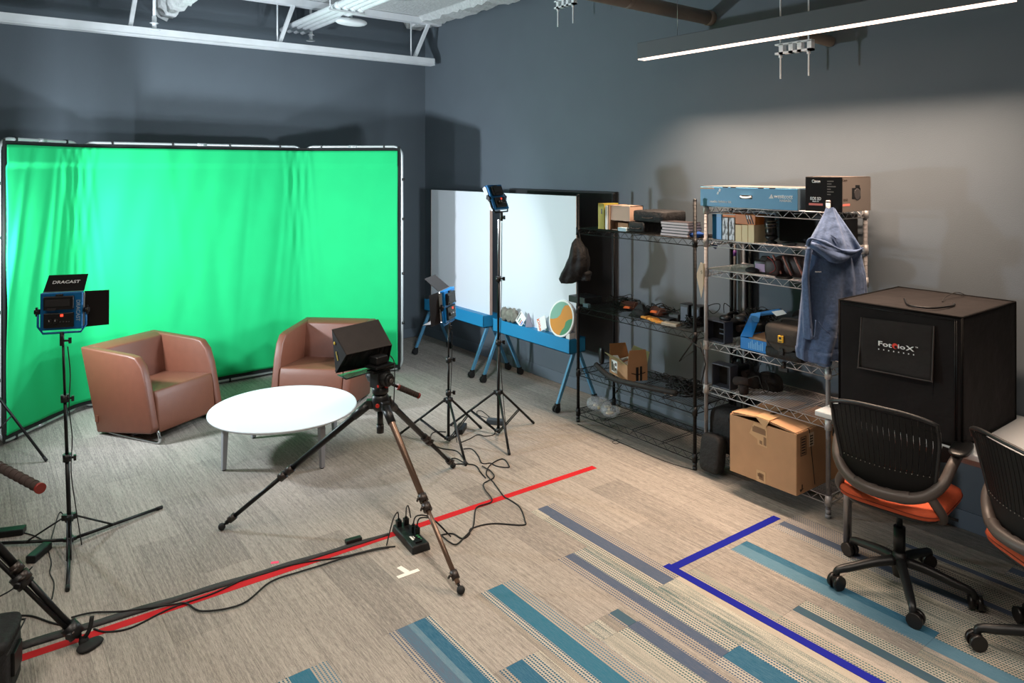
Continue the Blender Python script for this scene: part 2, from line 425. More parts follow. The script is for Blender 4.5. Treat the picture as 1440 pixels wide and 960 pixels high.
# ---- steel joist along the back wall
jo = thing('roof_joist', (0.5, 7.38, 3.3), 'white painted open-web steel joist running along the top of the back wall', 'joist')
Y = 7.38
hb = PY(0, 24, Y).z; h2 = PY(609, 87, Y).z; h0 = (hb + h2) / 2
m_ = MB()
for dy in (-.045, .012): m_.box((XL+.01, Y + dy, h0 - .035), (4.44, Y + dy + .033, h0 + .035))
m_.box((XL+.01, Y-.05, h0-.047), (4.44, Y+.05, h0-.035))
m_.build('bottom_chord', white_steel, jo)
m_ = MB(); m_.box((XL+.01, Y-.05, HC-.075), (XW-.005, Y+.05, HC-.005)); m_.build('top_chord', white_steel, jo)
def web(xa, xb, wd=.035):
    q = MB(); a = Vector((xa, Y, h0+.03)); b = Vector((xb, Y, HC-.06)); d = (b-a).normalized(); n = Vector((0,1,0)).cross(d)*wd/2
    q.prism([a-n-Vector((0,.02,0)), a+n-Vector((0,.02,0)), b+n-Vector((0,.02,0)), b-n-Vector((0,.02,0))], (0,.04,0)); q.build('web', white_steel, jo)
for (p0, p1) in ((183, 190), (393, 415), (583, 612)):
    a = PY(p0, 50, Y).x; hx = PY(p1, 10 if p1 > 500 else 0, Y); t = (HC-.06-h0)/(hx.z-h0-.0); web(a, a + (hx.x-a)*t)
for x in (-2.6, -1.2): web(x, x + .12)
for px in (390, 578):
    x = PY(px, 30, Y).x; q = MB(); q.cyl((x, Y, h0), (x, Y, HC-.05), .008, n=8); q.build('hanger_rod', white_steel, jo)
# ---- fireproofed beam, conduits, sprinklers, pipes
def rough_beam(xa, xb, z0, ya, yb):
    q = MB(); n = 60; rings = []
    for i in range(n + 1):
        y = ya + (yb-ya)*i/n; ring = []
        for (px_, pz_) in ((xa,HC-.002),(xa,z0+.08),(xa+.05,z0),(xb-.05,z0),(xb,z0+.08),(xb,HC-.002)):
            j = .018 if pz_ < HC-.01 else 0
            ring.append(Vector((px_+random.uniform(-j,j), y, pz_+random.uniform(-j,j))))
        rings.append(ring)
    vs = [p for r_ in rings for p in r_]
    fs = [(i*6+k, i*6+(k+1)%6, (i+1)*6+(k+1)%6, (i+1)*6+k) for i in range(n) for k in range(6)]
    return q.add(vs, fs + [tuple(range(6))[::-1], tuple(n*6+k for k in range(6))])
a = PY(216, 34, YB).x; b_ = PY(244, 36, YB).x
tag(rough_beam(a, b_, PY(230, 28, YB).z, 3.2, YB-.01).build('ceiling_beam', ceil_m), 'white beam coated in rough sprayed fireproofing under the ceiling at top left', 'beam')
tag(rough_beam(XW-.32, XW-.002, HC-.07, 3.5, YB-.01).build('ceiling_beam', ceil_m), 'white sprayed ceiling edge beam meeting the right wall above the joist end', 'beam')
cp = PY(412, 50, YB)
for i in range(4):
    x = cp.x - .12 + .075*i; z = cp.z + .05
    q = MB(); q.cyl((x, 3.4, z), (x, YB-.002, z), .03, n=12)
    for yy in (4.9, 6.2): q.cyl((x, yy, z), (x, yy+.07, z), .036, n=12)
    tag(q.build('conduit', white_steel), ('leftmost','second from left','third from left','rightmost')[i] + ' of the four white conduits under the ceiling above the joist', 'conduit', 'bundle of four ceiling conduits')
cl = thing('conduit_support', (cp.x, 6.3, 3.3), 'white strap and rod supporting the four ceiling conduits', 'pipe support')
q = MB(); q.box((cp.x-.2, 6.28, cp.z-.0), (cp.x+.18, 6.32, cp.z+.018)); q.build('strut', white_steel, cl)
for dx in (-.18, .16): q = MB(); q.cyl((cp.x+dx, 6.3, cp.z+.01), (cp.x+dx, 6.3, HC), .005, n=6); q.build('hanger_rod', white_steel, cl)
jb = thing('ceiling_speaker_dome', (cp.x+.32, 5.9, cp.z-.02), 'white oval fitting hanging beside the conduits above the joist', 'ceiling fitting')
pt = PY(494, 31, 6.6)
q = MB(); q.superell(pt, (.16, .09, .035), .8); q.build('dome', white_steel, jb)
q = MB(); q.cyl(pt, (pt.x, pt.y, HC), .012, n=8); q.build('stem', white_steel, jb)
def sprinkler(p, label):
    s = thing('sprinkler_head', p, label, 'sprinkler')
    q = MB(); q.lathe(p, [(.045,-.006),(.05,0),(.02,.01),(.018,.05),(.04,.06),(.02,.07),(.02,.12),(.012,.13)], 16); q.build('deflector', white_steel, s)
    q = MB(); q.cyl(p + Vector((0,0,.12)), (p.x, p.y, HC), .014, n=10); q.build('drop_pipe', white_steel, s)
sprinkler(PY(217, 42, 7.15) + Vector((0,0,.0)), 'white sprinkler head on a drop pipe above the left part of the joist')
sprinkler(PY(437, 57, 7.55) + Vector((0,0,.0)), 'white sprinkler head hanging just below the four conduits')
q = MB(); pa = PX(1000, 26, XW); yv = pa.y; zv = pa.z
q.tube([(1.6, yv, zv+.02), (XW-.03, yv, zv)], .052, 16); q.lathe((XW-.06, yv, zv), [(.056,0),(.06,.02),(.056,.055)], 16, Matrix.Rotation(math.pi/2, 3, 'Y'))
for x in (2.5, 3.6): q.cyl((x, yv, zv+.01), (x+.05, yv, zv+.01), .057, n=16)
tag(q.build('insulated_pipe', pipe_m), 'thick beige insulated pipe under the ceiling running into the right wall', 'pipe')
def strut_bracket(px0, py0, label, X=4.30):
    p = PX(px0, py0, X); s = thing('strut_bracket', p, label, 'pipe bracket')
    q = MB(); 
    q.box((p.x-.02, p.y-.13, p.z-.01), (p.x+.02, p.y+.13, p.z+.004))
    for dy in (-.13,-.06,.0,.07): q.box((p.x-.02, p.y+dy, p.z-.01), (p.x+.02, p.y+dy+.03, p.z+.055))
    q.box((p.x-.02, p.y-.13, p.z+.05), (p.x+.02, p.y+.13, p.z+.06)); q.build('strut_channel', white_steel, s)
    for dy in (-.1, .1):
        q = MB(); q.cyl((p.x, p.y+dy, p.z-.17), (p.x, p.y+dy, HC), .0055, n=8); q.cyl((p.x,p.y+dy,p.z-.03),(p.x,p.y+dy,p.z-.01),.012,n=6); q.build('threaded_rod', white_steel, s)
    return p
p = strut_bracket(1117, 72, 'white strut bracket with two hanging threaded rods behind the pendant light')
q = MB(); q.tube(smooth_path([(p.x, p.y-.02, p.z+.11), (p.x+.08, p.y-.05, p.z+.1), (p.x+.16, p.y-.1, p.z+.08), (XW-.005, p.y-.12, p.z+.07)]), .035, 12)
tag(q.build('pipe_elbow', pipe_m), 'short beige pipe elbow entering the wall behind the pendant light', 'pipe')
strut_bracket(795, 8, 'white strut bracket with two rods at the top edge near the insulated pipe', 4.2)
# ---- pendant
def pendant(x, ya, yb, z, label, power, color=WARM):
    s = thing('linear_pendant_light', (x, (ya+yb)/2, z), label, 'light')
    q = MB(); q.box((x-.04, ya, z+.004), (x+.04, yb, z+.125)); q.build('housing', mat('pendant_housing', (92, 96, 100), .6), s, bevel=.004)
    q = MB(); q.box((x-.036, ya+.004, z-.002), (x+.036, yb-.004, z+.006)); q.build('lens', led_strip, s)
    for y in (ya+.35, yb-.35):
        q = MB(); q.cyl((x, y, z+.12), (x, y, HC), .0015, n=6); q.build('suspension_cable', chrome, s)
    area_light('lamp', (x, (ya+yb)/2, z-.012), (0, 0, -1), yb-ya-.02, .07, power, color, 104 if z < 3 else 118, s).rotation_euler = (0, 0, math.pi/2)
pendant(4.065, 1.295, 3.726, 2.88, 'long black linear pendant light with a glowing warm strip by the right wall', P_PENDANT)
for i, (x, a, b) in enumerate(ROOM_FIXTURES):
    pendant(x, a, b, 3.2, ('warm white linear light over the left rear of the room', 'warm white linear light over the right rear of the room', 'warm white linear light above the sofa area left of the camera', 'linear light above the middle of the room out of view', 'unseen linear light behind the camera, placed to brighten the light tent front')[i], P_ROOM, SOFT)
# ================================================================ wall panel behind the whiteboards
q = MB(); q.box((4.50, 4.43, .41), (XW, 5.95, 1.855))
tag(q.build('wall_panel', panel_dark, bevel=.004), 'large charcoal pinboard panel on the wall behind the whiteboards and black rack', 'pinboard')

# ---- green screen
gs = thing('green_screen', (1.9, 6.95, 0), 'large three-panel green chroma key backdrop stretched on a silver tube frame', 'backdrop')
PL = [Vector((.195, 6.5, 0)), Vector((.78, 7.11, 0)), Vector((2.77, 7.17, 0)), Vector((3.535, 6.455, 0))]
ZT, ZB = 2.283, .03
for a, b_ in zip(PL, PL[1:]):
    d = (b_-a).normalized(); a2 = a + d*.012; b2 = b_ - d*.012; R_ = .09; pts = []
    def arc(c, s0, x_, z_):
        for i in range(6):
            t = math.pi/2*i/5; pts.append(c + x_*math.cos(t)*R_ + z_*math.sin(t)*R_)
    zz = UP
    arc(b2 - d*R_ + zz*(ZT-R_), 0, d, zz); 
    for i in range(6): t = math.pi/2*i/5; pts.append(a2 + d*R_ + zz*(ZT-R_) + zz*math.cos(t)*R_ - d*math.sin(t)*R_)
    for i in range(6): t = math.pi/2*i/5; pts.append(a2 + d*R_ + zz*(ZB+R_) - d*math.cos(t)*R_ - zz*math.sin(t)*R_)
    for i in range(6): t = math.pi/2*i/5; pts.append(b2 - d*R_ + zz*(ZB+R_) - zz*math.cos(t)*R_ + d*math.sin(t)*R_)
    q = MB(); q.tube(pts, .0135, 10, closed=True)
    ln = (b2-a2).length
    for k in (.5,):
        for z in (ZT, ZB): p = a2 + d*ln*k; q.cyl(p+UP*z-d*.04, p+UP*z+d*.04, .017, n=10)
    q.build('frame_panel', alu, gs)
    nrm = Vector((d.y, -d.x, 0))
    for k in (.18, .82) if ln < 1.5 else (.12, .37, .63, .88):
        for z in (ZT, ZB):
            p = a2 + d*ln*k + UP*z; s = -1 if z > 1 else 1
            q = MB(); q.box((-.008,-.018,-.017),(.008,.018,.017), basis(p, d, nrm)); q.build('clip', plastic, gs)
for (e, d) in ((PL[0], -1), (PL[3], 1)):
    for z in (.5, 1.0, 1.55, 1.95):
        q = MB(); q.cyl((e.x, e.y, z-.012), (e.x, e.y, z+.012), .018, n=10); q.build('clip', plastic, gs)
def scr(u):                                  # u 0..1 along the fabric, bends rounded
    ls = [(b_-a).length for a, b_ in zip(PL, PL[1:])]; T = sum(ls)
    def at(u_):
        s = max(0, min(1, u_)) * T
        for (a, b_), l in zip(zip(PL, PL[1:]), ls):
            if s <= l or b_ is PL[-1]: return a + (b_-a).normalized()*s
            s -= l
    acc = Vector()
    for k in range(-4, 5): acc += at(u + k*.009)
    return acc / 9 if .04 < u < .96 else at(u)
NU, NV = 220, 90; rnd = random.Random(3)
rip = [(rnd.uniform(0, 1), rnd.uniform(.008, .03), rnd.uniform(-.2, .2), rnd.uniform(.1, 1), rnd.uniform(-.005, .005)) for _ in range(46)]
rip += [(.195+i*.012, .006, (-1)**i*.07, .96, .007) for i in range(-4, 5)] + [(.715+i*.012, .006, (-1)**i*.05, .96, .012) for i in range(-3, 4)] + [(.02, .01, .1, .5, .012), (.05, .012, .12, .3, .008)]
vs = []; 
for j in range(NV + 1):
    v = j / NV; z = .078 + (2.24-.078)*v
    for i in range(NU + 1):
        u = .012 + .975*i/NU; p = scr(u); p2 = scr(min(u+.004, 1)); d = (p2-scr(max(u-.004,0))).normalized(); n = Vector((d.y, -d.x, 0))
        o = .022; 
        for (c, w_, sl, vc, am) in rip:
            x = (u - c - sl*(v-vc)) / w_
            if abs(x) < 3: o += am * math.exp(-x*x) * max(0, 1-abs(v-vc)*1.25)
        o += .003*math.sin(u*90+3*math.sin(v*4)) + .02*v*(1-v)
        if z > 2.09: o += .012
        vs.append(p + n*(-o if False else o) + UP*z)
q = MB(); q.add(vs, [(j*(NU+1)+i, j*(NU+1)+i+1, (j+1)*(NU+1)+i+1, (j+1)*(NU+1)+i) for j in range(NV) for i in range(NU)], True)
fab = q.build('fabric', green_m, gs, solid=.0012)
vs = []                                       # black border band round the fabric
q = MB()
N_ = 160
for (za, zb) in ((2.232, ZT-.014), (ZB+.016, .085)):
    st = []
    for i in range(N_ + 1):
        u = .008 + .984*i/N_; p = scr(u); d = (scr(min(u+.004, 1))-scr(max(u-.004,0))).normalized(); n = Vector((d.y, -d.x, 0)); st += [p+n*.018+UP*za, p+n*.014+UP*zb]
    q.add(st, [(2*i, 2*i+2, 2*i+3, 2*i+1) for i in range(N_)])
for e0, e1 in ((.0065, .0125), (.986, .9935)):
    a = scr(e0); b_ = scr(e1); d = (b_-a).normalized(); n = Vector((d.y,-d.x,0))*.018
    q.add([a+n+UP*ZB, b_+n+UP*ZB, b_+n+UP*ZT, a+n+UP*ZT], [(0,1,2,3)])
q.build('border', mat('black_webbing', (16,17,16), .9), gs, solid=.002)

# ---- armchairs
def armchair(name, bl, ang, label):
    """bl: rear left foot corner; local x = right side of the picture, -y = forward (rotated by ang)"""
    t = thing(name, bl, label, 'armchair', 'brown leather tub armchairs', ang)
    W_, T_ = .68, .065; lean = .19
    def pt(x, u, h): return Vector((x, -(u - lean*(h-.02)/.63), h))
    def panel(x0, x1):
        prof = [(0,.015),(.60,.09),(.632,.13),(.632,.3),(.636,.50)] ; top = []
        poly = [pt(0, 0, .015), pt(0, .6, .085), pt(0, .632, .12), pt(0, .655, .46), pt(0,.645,.57), pt(0,.60,.635), pt(0,.53,.645), pt(0, 0, .66)]
        return [p + Vector((x0,0,0)) for p in poly], Vector((x1-x0, 0, 0))
    for x0, x1 in ((0, T_), (W_-T_, W_)):
        q = MB(); q.prism(*panel(x0, x1)); q.build('side_panel', leather, t, local=True, bevel=.014, seg=3)
    q = MB(); q.prism([pt(T_-.01, 0, .015), pt(T_-.01, .07, .02), pt(T_-.01, .16, .66-.02), pt(T_-.01, .10, .66), pt(T_-.01,0,.66)], (W_-2*T_+.02, 0, 0)); q.build('backrest', leather, t, local=True, bevel=.012, seg=3)
    q = MB(); q.prism([pt(T_+.003,.1,.34), pt(T_+.003,.655,.385), pt(T_+.003,.66,.33), pt(T_+.003,.61,.075), pt(T_+.003,.1,.03)], (W_-2*T_-.006, 0, 0)); q.build('seat', leather2, t, local=True, bevel=.014, seg=3)
    for x in (.05, W_-.05):
        q = MB(); q.tube(smooth_path([(x, -.06, .03), (x, -.1, .012), (x, -.5, .012), (x, -.60, .014), (x, -.622, .04), (x, -.6, .1)], 4), .011, 8); q.build('skid_leg', chrome, t, local=True)
    q = MB(); q.cyl((.05, -.3, .012), (W_-.05, -.3, .012), .01, n=8); q.build('crossbar', chrome, t, local=True)
    q = MB(); q.box((-.006, -.02, .1), (.0, .012, .15)); q.build('tag', leather, t, local=True)
    return t
armchair('armchair', (.815, 6.375, 0), math.atan2(.48, .865), 'brown leather tub armchair on chrome skids at left, turned towards the table')
armchair('armchair', (2.44, 6.44, 0), math.atan2(-.687, .726), 'brown leather tub armchair behind the camera tripod, against the green screen')

# ---- coffee table
TC = Vector((1.84, 5.14, 0)); TH = .337
ct = thing('coffee_table', TC, 'low round white coffee table with grey metal legs between the armchairs', 'table')
q = MB(); q.lathe(TC + UP*TH, [(.45,-.024),(.505,-.02),(.517,-.008),(.515,-.001),(.508,0)], 72); q.build('table_top', table_m, ct)
for k, pxy in enumerate(((312,662),(458,660),(474,612),(349,612))):
    d = (G(*pxy) - TC); d.z = 0; d = d.normalized(); s = Vector((-d.y, d.x, 0)); foot = TC + d*.435
    q = MB()
    def sec(p, a, b__): return [p+d*a+s*b__, p-d*a+s*b__, p-d*a-s*b__, p+d*a-s*b__]
    q.frustum(sec(foot+UP*.006, .013, .015), sec(foot-d*.008+UP*(TH-.06), .019, .021)); q.frustum(sec(foot-d*.008+UP*(TH-.06), .019, .021), sec(foot-d*.035+UP*(TH-.025), .03, .02))
    q.frustum(sec(foot-d*.03+UP*(TH-.055), .018,.016), sec(foot-d*.03+UP*(TH-.026), .04,.016))
    q.prism([foot-d*.03+s*.012+UP*(TH-.06), foot-d*.16+s*.012+UP*(TH-.03), foot-d*.16+s*.012+UP*(TH-.024), foot-d*.03+s*.012+UP*(TH-.024)], -s*.024)
    o = q.build('leg', leg_m, ct, bevel=.003); q = MB(); q.cyl(foot, foot+UP*.008, .011, n=10); q.build('glide', rubber, o)

# ---- LED light stands
def light_stand(c, feet, h_up, h_low, top, r=.011, attach='top', label='', group=None, lean=(0, 0, 0)):
    c = Vector((c[0], c[1], 0)); UP = Vector((lean[0], lean[1], 1)); t = thing('light_stand', c, label, 'light stand', group)
    q = MB(); q.cyl(c+UP*h_low, c+UP*(h_low+(top-h_low)*.42), r, n=12); q.build('lower_tube', black, t)
    z1 = h_low+(top-h_low)*.42; z2 = h_low+(top-h_low)*.72
    q = MB(); q.cyl(c+UP*z1, c+UP*z2, r*.8, n=12); q.build('middle_tube', black, t)
    q = MB(); q.cyl(c+UP*z2, c+UP*top, r*.6, n=12); q.build('top_tube', steel if 'tall' in label else black, t)
    for z in (z1, z2, h_up):
        q = MB(); q.cyl(c+UP*(z-.02), c+UP*(z+.02), r*1.9, n=12)
        if z != h_up: q.cyl(c+UP*z, c+UP*z+Vector((.03,-.02,0)), .006, n=8); q.cbox(c+UP*z+Vector((.034,-.024,0)), (.012,.02,.028))
        else:
            for f in feet: d = (Vector((f[0],f[1],0))-c).normalized(); q.cbox(c+UP*z+d*.025, (.022,.022,.03), math.atan2(d.y,d.x))
        q.build('collar', plastic, t)
    q = MB(); q.tube(smooth_path([c+UP*top+Vector((.02,-.02,-.02))]+[c+UP*(top-(top-.06)*k/6)+Vector((.016+.012*(k%2),-.014*(k%3-.6),0)) for k in range(1,6)]+[c+Vector((.05,-.04,.004))],5), .0028, 6); q.build('cable', rubber, t)
    q = MB(); q.cyl(c+UP*(h_low-.01), c+UP*(h_low+.02), r*1.7, n=12)
    for f in feet: d = (Vector((f[0],f[1],0))-c).normalized(); q.cbox(c+UP*h_low+d*.022, (.02,.016,.018), math.atan2(d.y,d.x))
    q.build('hub', plastic, t)
    for f in feet:
        f = Vector((f[0], f[1], .011)); d = (f-c); d.z = 0; L_ = d.length; d = d.normalized(); s = Vector((-d.y,d.x,0))*.008
        if attach == 'top': a = c+UP*h_up+d*.03; mid = a + (f-a)*.55; b0 = c+UP*h_low+d*.025
        else: a = c+UP*h_low+d*.025; mid = a+(f-a)*.42; b0 = c+UP*h_up+d*.03
        q = MB(); q.cyl(a, f, .009, n=10); lg = q.build('leg', black, t)
        q = MB(); e = (f-a).normalized(); q.cyl(f-e*.03, f+e*.006, .0105, n=10); q.build('foot_cap', rubber, lg)
        q = MB(); 
        for k in (-1, 1): q.tube([b0+s*k, mid+s*k], .0045, 6)
        q.build('brace', black, t)
    return t
def led_panel(p, az, tilt, S_, power, label, doors=('top','right','bottom'), spread=130):
    """p: centre, az: azimuth (deg) of the beam, tilt: downwards deg"""
    t = thing('led_panel_light', p, label, 'studio light')
    fwd = Vector((math.cos(math.radians(az))*math.cos(math.radians(tilt)), math.sin(math.radians(az))*math.cos(math.radians(tilt)), -math.sin(math.radians(tilt))))
    rt = fwd.cross(UP).normalized(); up = rt.cross(fwd)          # seen from behind, rt points right
    m = Matrix((rt, up, -fwd)).transposed().to_4x4(); m.translation = p   # local: x right, y up, z towards the back
    def Q(): return MB()
    hs = S_/2
    q = Q(); q.box((-hs,-hs,-.012), (hs,hs,.022), m); q.build('body', dracast, t, bevel=.004)
    q = Q(); q.box((-hs*.95,-hs*.95,-.02), (hs*.95,hs*.95,-.012), m); q.build('led_face', led_face, t)
    for s in (-1, 1): q = Q(); q.box((s*hs-.004,-hs*.9,-.028), (s*hs+.004,hs*.9,.004), m); q.build('side_strip', alu, t)
    q = Q(); q.box((-hs*.8,.01,.02), (hs*.62,hs*.82,.042), m); q.box((-hs*.25,hs*.8,.02),(hs*.1,hs*.92,.034),m); bp = q.build('battery_plate', plastic, t, bevel=.003)
    q = Q(); q.box((-hs*.7,hs*.3,.042), (hs*.45,hs*.68,.046), m); q.box((-hs*.6,.08*hs,.042),(-hs*.2,.22*hs,.046),m); q.build('plate_rib', mat('plate_relief',(40,40,42),.5), bp)
    q = Q(); q.box((-hs*.8,-hs*.86,.02), (hs*.62,-.008,.036), m); cp_ = q.build('control_panel', plastic, t, bevel=.003)
    q = Q(); q.box((-hs*.0,-hs*.27,.036), (hs*.13,-hs*.15,.038), m); q.build('display', red_led, cp_)
    for x in (-.5, -.22):
        q = Q(); q.lathe(m @ Vector((hs*x,-hs*.5,.036)), [(.014,0),(.014,.01),(.012,.012)], 14, m.to_3x3()); q.build('knob', plastic, cp_)
        q = Q(); q.box((hs*x-.001,-hs*.5,.048),(hs*x+.001,-hs*.5+.009,.0495), m); q.build('knob_mark', print_w, cp_)
    q = Q()
    for x in (.0,.15,.3,.42): q.cyl(m@Vector((hs*x,-hs*.55,.035)), m@Vector((hs*x,-hs*.55,.04)), .003, n=6)
    q.build('socket_row', chrome, cp_)
    # yoke
    q = Q(); pts = [(-hs-.014,0,.004),(-hs-.014,-hs*.8,.004),(-hs*.9,-hs-.018,.004),(hs*.9,-hs-.018,.004),(hs+.014,-hs*.8,.004),(hs+.014,0,.004)]
    q.tube([m@Vector(a) for a in pts], .006, 8); q.build('yoke', dracast if 'tall' not in label else black, t)
    for s in (-1, 1):
        q = Q(); q.cyl(m@Vector((s*(hs+.004),0,.004)), m@Vector((s*(hs+.03),0,.004)), .014, n=12); q.box((s*(hs+.02)-.004,-.024,-.004),(s*(hs+.02)+.004,.024,.012),m); q.build('yoke_knob', plastic, t)
    # spigot under yoke
    bt = m @ Vector((0,-hs-.018,.004))
    q = Q(); q.cyl(bt+UP*.004, bt-UP*.07, .011, n=12); q.cyl(bt-UP*.045, bt-UP*.045+rt*.035, .006, n=8); q.cbox(bt-UP*.045+rt*.038, (.014,.014,.03)); q.build('spigot', plastic, t)
    dl = S_*.62; dk = mat('barn_door', (24,20,19), .7, spec=.2)
    def door(nm, o, ax, di):       # hinge line o-ax..o+ax, sheet goes along di
        q = Q(); a, b_ = o-ax, o+ax; n = ax.cross(di).normalized()*.0015
        q.frustum([m@(a-n), m@(b_-n), m@((o+ax*.98+di)-n), m@((o-ax*.98+di)-n)], [m@(a+n), m@(b_+n), m@((o+ax*.98+di)+n), m@((o-ax*.98+di)+n)])
        return q.build(nm, dk, t)
    V = Vector
    if 'top' in doors: dt = door('barn_door', V((0,hs,-.02)), V((hs*.98,0,0)), V((0,dl*.66,-dl*.75)))
    if 'right' in doors: door('barn_door', V((hs,0,-.02)), V((0,hs*.98,0)), V((dl*.94,0,-dl*.2)))
    if 'left' in doors: door('barn_door', V((-hs,0,-.02)), V((0,hs*.98,0)), V((-dl*.94,0,-dl*.15)))
    if 'bottom' in doors: door('barn_door', V((0,-hs,-.02)), V((hs*.98,0,0)), V((0,-dl*.1,-dl)))
    if 'top' in doors and 'left' not in doors:
        o = m @ V((0,hs+dl*.35+.003,-.02-dl*.39+.003)); n3 = Matrix((rt, (m.to_3x3()@V((0,.66,-.75))).normalized(), (rt.cross(m.to_3x3()@V((0,.66,-.75)))).normalized())).transposed().to_4x4(); n3.translation = o
        text('DRACAST', S_*.15, n3, print_w, dt)
    mt = m @ Matrix.Translation((hs*.8, 0, .0235)) @ Matrix.Rotation(-math.pi/2, 4, 'Z'); text('DRACAST', S_*.13, mt, mat('pale_print',(150,180,200),.5), t)
    area_light('lamp', m @ V((0,0,-.023)), fwd, S_*.85, S_*.85, power, COOL, 165, t)
    return t
SG_ = 'black light stands'
light_stand((.46,4.59), [(.947,4.745),(.399,4.095),(.03,4.90)], .155, .03, 1.115, attach='low', lean=(-.031, -.010, 0), label='black light stand at left carrying the blue LED panel in front of the green screen')
led_panel(Vector((.423,4.579,1.29)), 70, 2, .2, P_HEADS['front'], 'blue LED panel with barn doors on the left stand, controls facing the camera')
light_stand((2.896,4.587), [(2.674,4.938),(2.763,4.153),(3.25,4.671)], .318, .03, .855, label='short black light stand right of the camera tripod')
led_panel(Vector((2.896,4.60,1.035)), 128, 4, .235, P_HEADS['low'], 'blue LED panel with barn doors on the short stand, beside the whiteboard', doors=('top','left','bottom'))
light_stand((3.29,4.49), [(3.114,4.118),(3.651,4.505),(3.10,4.87)], .325, .03, 1.665, label='tall black light stand reaching above the whiteboards')
led_panel(Vector((3.27,4.49,1.835)), 112, 22, .2, P_HEADS['tall'], 'blue LED panel on the tall stand, tilted down in front of the whiteboards', doors=())
light_stand((0,6.2), [(.457,6.0),(-.37,5.86),(-.06,6.65)], .75, .05, 1.37, label='black light stand cut by the left picture edge with only one leg in view')
led_panel(Vector((0,6.2,1.55)), -3, 0, .235, P_HEADS['side'], 'LED panel outside the left picture edge pointing at the whiteboards', doors=(), spread=150)

# ---- camera tripods
def tripod(apex, feet, handle, label, front=0, colr=plastic):
    A = Vector(apex); c0 = Vector((A.x, A.y, 0)); t = thing('camera_tripod', c0, label, 'tripod')
    q = MB(); q.lathe(A, [(.03,-.05),(.05,-.03),(.055,0),(.05,.03),(.042,.045)], 20)
    for f in feet: d = (Vector((f[0],f[1],0))-c0).normalized(); q.cbox(A+d*.055-UP*.01, (.05,.045,.05), math.atan2(d.y,d.x))
    q.build('spider', plastic, t, bevel=.003)
    q = MB(); q.cyl(A-UP*.02, A-UP*.17, .017, n=14); q.cyl(A-UP*.13, A-UP*.18, .021, n=14); q.build('centre_column', plastic, t)
    for d_ in (0,): q = MB(); q.cyl(A+Vector((-.045,-.055,.0)), A+Vector((-.05,-.062,0)), .011, n=12); q.build('level_badge', red_led if False else red_m, t)
    for k, f in enumerate(feet):
        f = Vector((f[0], f[1], .02)); d = (f-c0); d.z=0; d = d.normalized(); a = A + d*.07 - UP*.015; v = f-a; e = v.normalized()
        q = MB(); m_t = carbon if k == front else black
        q.tube([a, a+v*.12, a+v*.56], [.024,.0185,.0165], 14); q.tube([a+v*.5, a+v*.97], [.0125,.0125], 12); lg = q.build('leg', m_t, t)
        q = MB(); q.tube([a, a+v*.1], [.026,.023], 14); q.build('leg_sleeve', plastic, lg)
        for s0 in (.54, .59, .93):
            q = MB(); p = a+v*s0; q.cyl(p-e*.02, p+e*.02, .024 if s0<.9 else .02, n=14); s = e.cross(UP).normalized(); n = s.cross(e)
            q.tube([p+s*.02+n*.01, p+s*.034+n*.012, p+s*.03-n*.012], .006, 8); q.build('leg_lock', mat('lock_bronze',(52,44,40),.4,.3), lg)
        q = MB(); q.tube([f-e*.045, f-e*.015], [.007,.007], 8); q.superell(f-UP*.0, (.02,.02,.019), .9, 14, 8); q.build('rubber_foot', rubber, lg)
    # fluid head
    q = MB(); q.lathe(A+UP*.045, [(.035,0),(.048,.012),(.048,.04),(.036,.05)], 24); q.build('pan_base', plastic, t)
    H_ = A + UP*.14
    hd = Vector((handle[0], handle[1], 0)) - c0; hd = hd.normalized(); sd = Vector((-hd.y, hd.x, 0))
    q = MB(); mm = basis(H_, hd, sd)
    q.box((-.05,-.035,-.05),(.05,.035,.04),mm); q.cyl(H_-sd*.075, H_+sd*.075, .04, n=22); q.cyl(H_-sd*.09, H_-sd*.07, .03, n=20); q.build('fluid_head', plastic, t, bevel=.003)
    q = MB(); q.cyl(H_+sd*.076, H_+sd*.082, .02, n=18); q.cyl(H_-sd*.098, H_-sd*.09, .012, n=12); q.build('tilt_knob', mat('grey_knob',(84,80,78),.4), t)
    q = MB(); q.box((-.01,-.07,-.045),(.0,-.05,-.03),mm); q.cyl(H_-sd*.04-hd*.052-UP*.03, H_-sd*.04-hd*.054-UP*.03,.008,n=10); q.build('indicator', red_m, t)
    q = MB(); q.box((-.08,-.03,.04),(.08,.03,.056),mm); q.box((-.055,-.024,.056),(.055,.024,.066),mm); q.build('quick_release_plate', black, t, bevel=.002)
    hp = Vector(handle); b0 = H_ + sd*.085 + UP*.0; e = (hp-b0).normalized()
    q = MB(); q.cyl(b0-sd*.02, b0+sd*.02, .022, n=16); q.tube([b0, b0+(hp-b0)*.6],.0085,10); ph = q.build('pan_handle', black, t)
    q = MB(); L_ = (hp-b0).length; s0 = b0+(hp-b0)*.56; q.tube([s0, hp], .0165, 14)
    for k in range(9): p = s0+(hp-s0)*(k+.5)/9.5; q.cyl(p-e*.004, p+e*.004, .018, n=14)
    q.build('grip', mat('foam_grip',(50,38,34),.9), ph)
    for p in (s0, hp): q = MB(); q.cyl(p-e*.005, p+e*.007, .0185, n=16); q.build('grip_ring', mat('dark_red',(120,34,26),.4), ph)
    return t, H_
ctr = (1.93, 3.80, .70)
tripod(ctr, [(1.912,2.917),(1.167,4.26),(2.673,4.176)], G(588,556,.66) , 'large camera tripod in the centre with one bronze front leg and a fluid head')
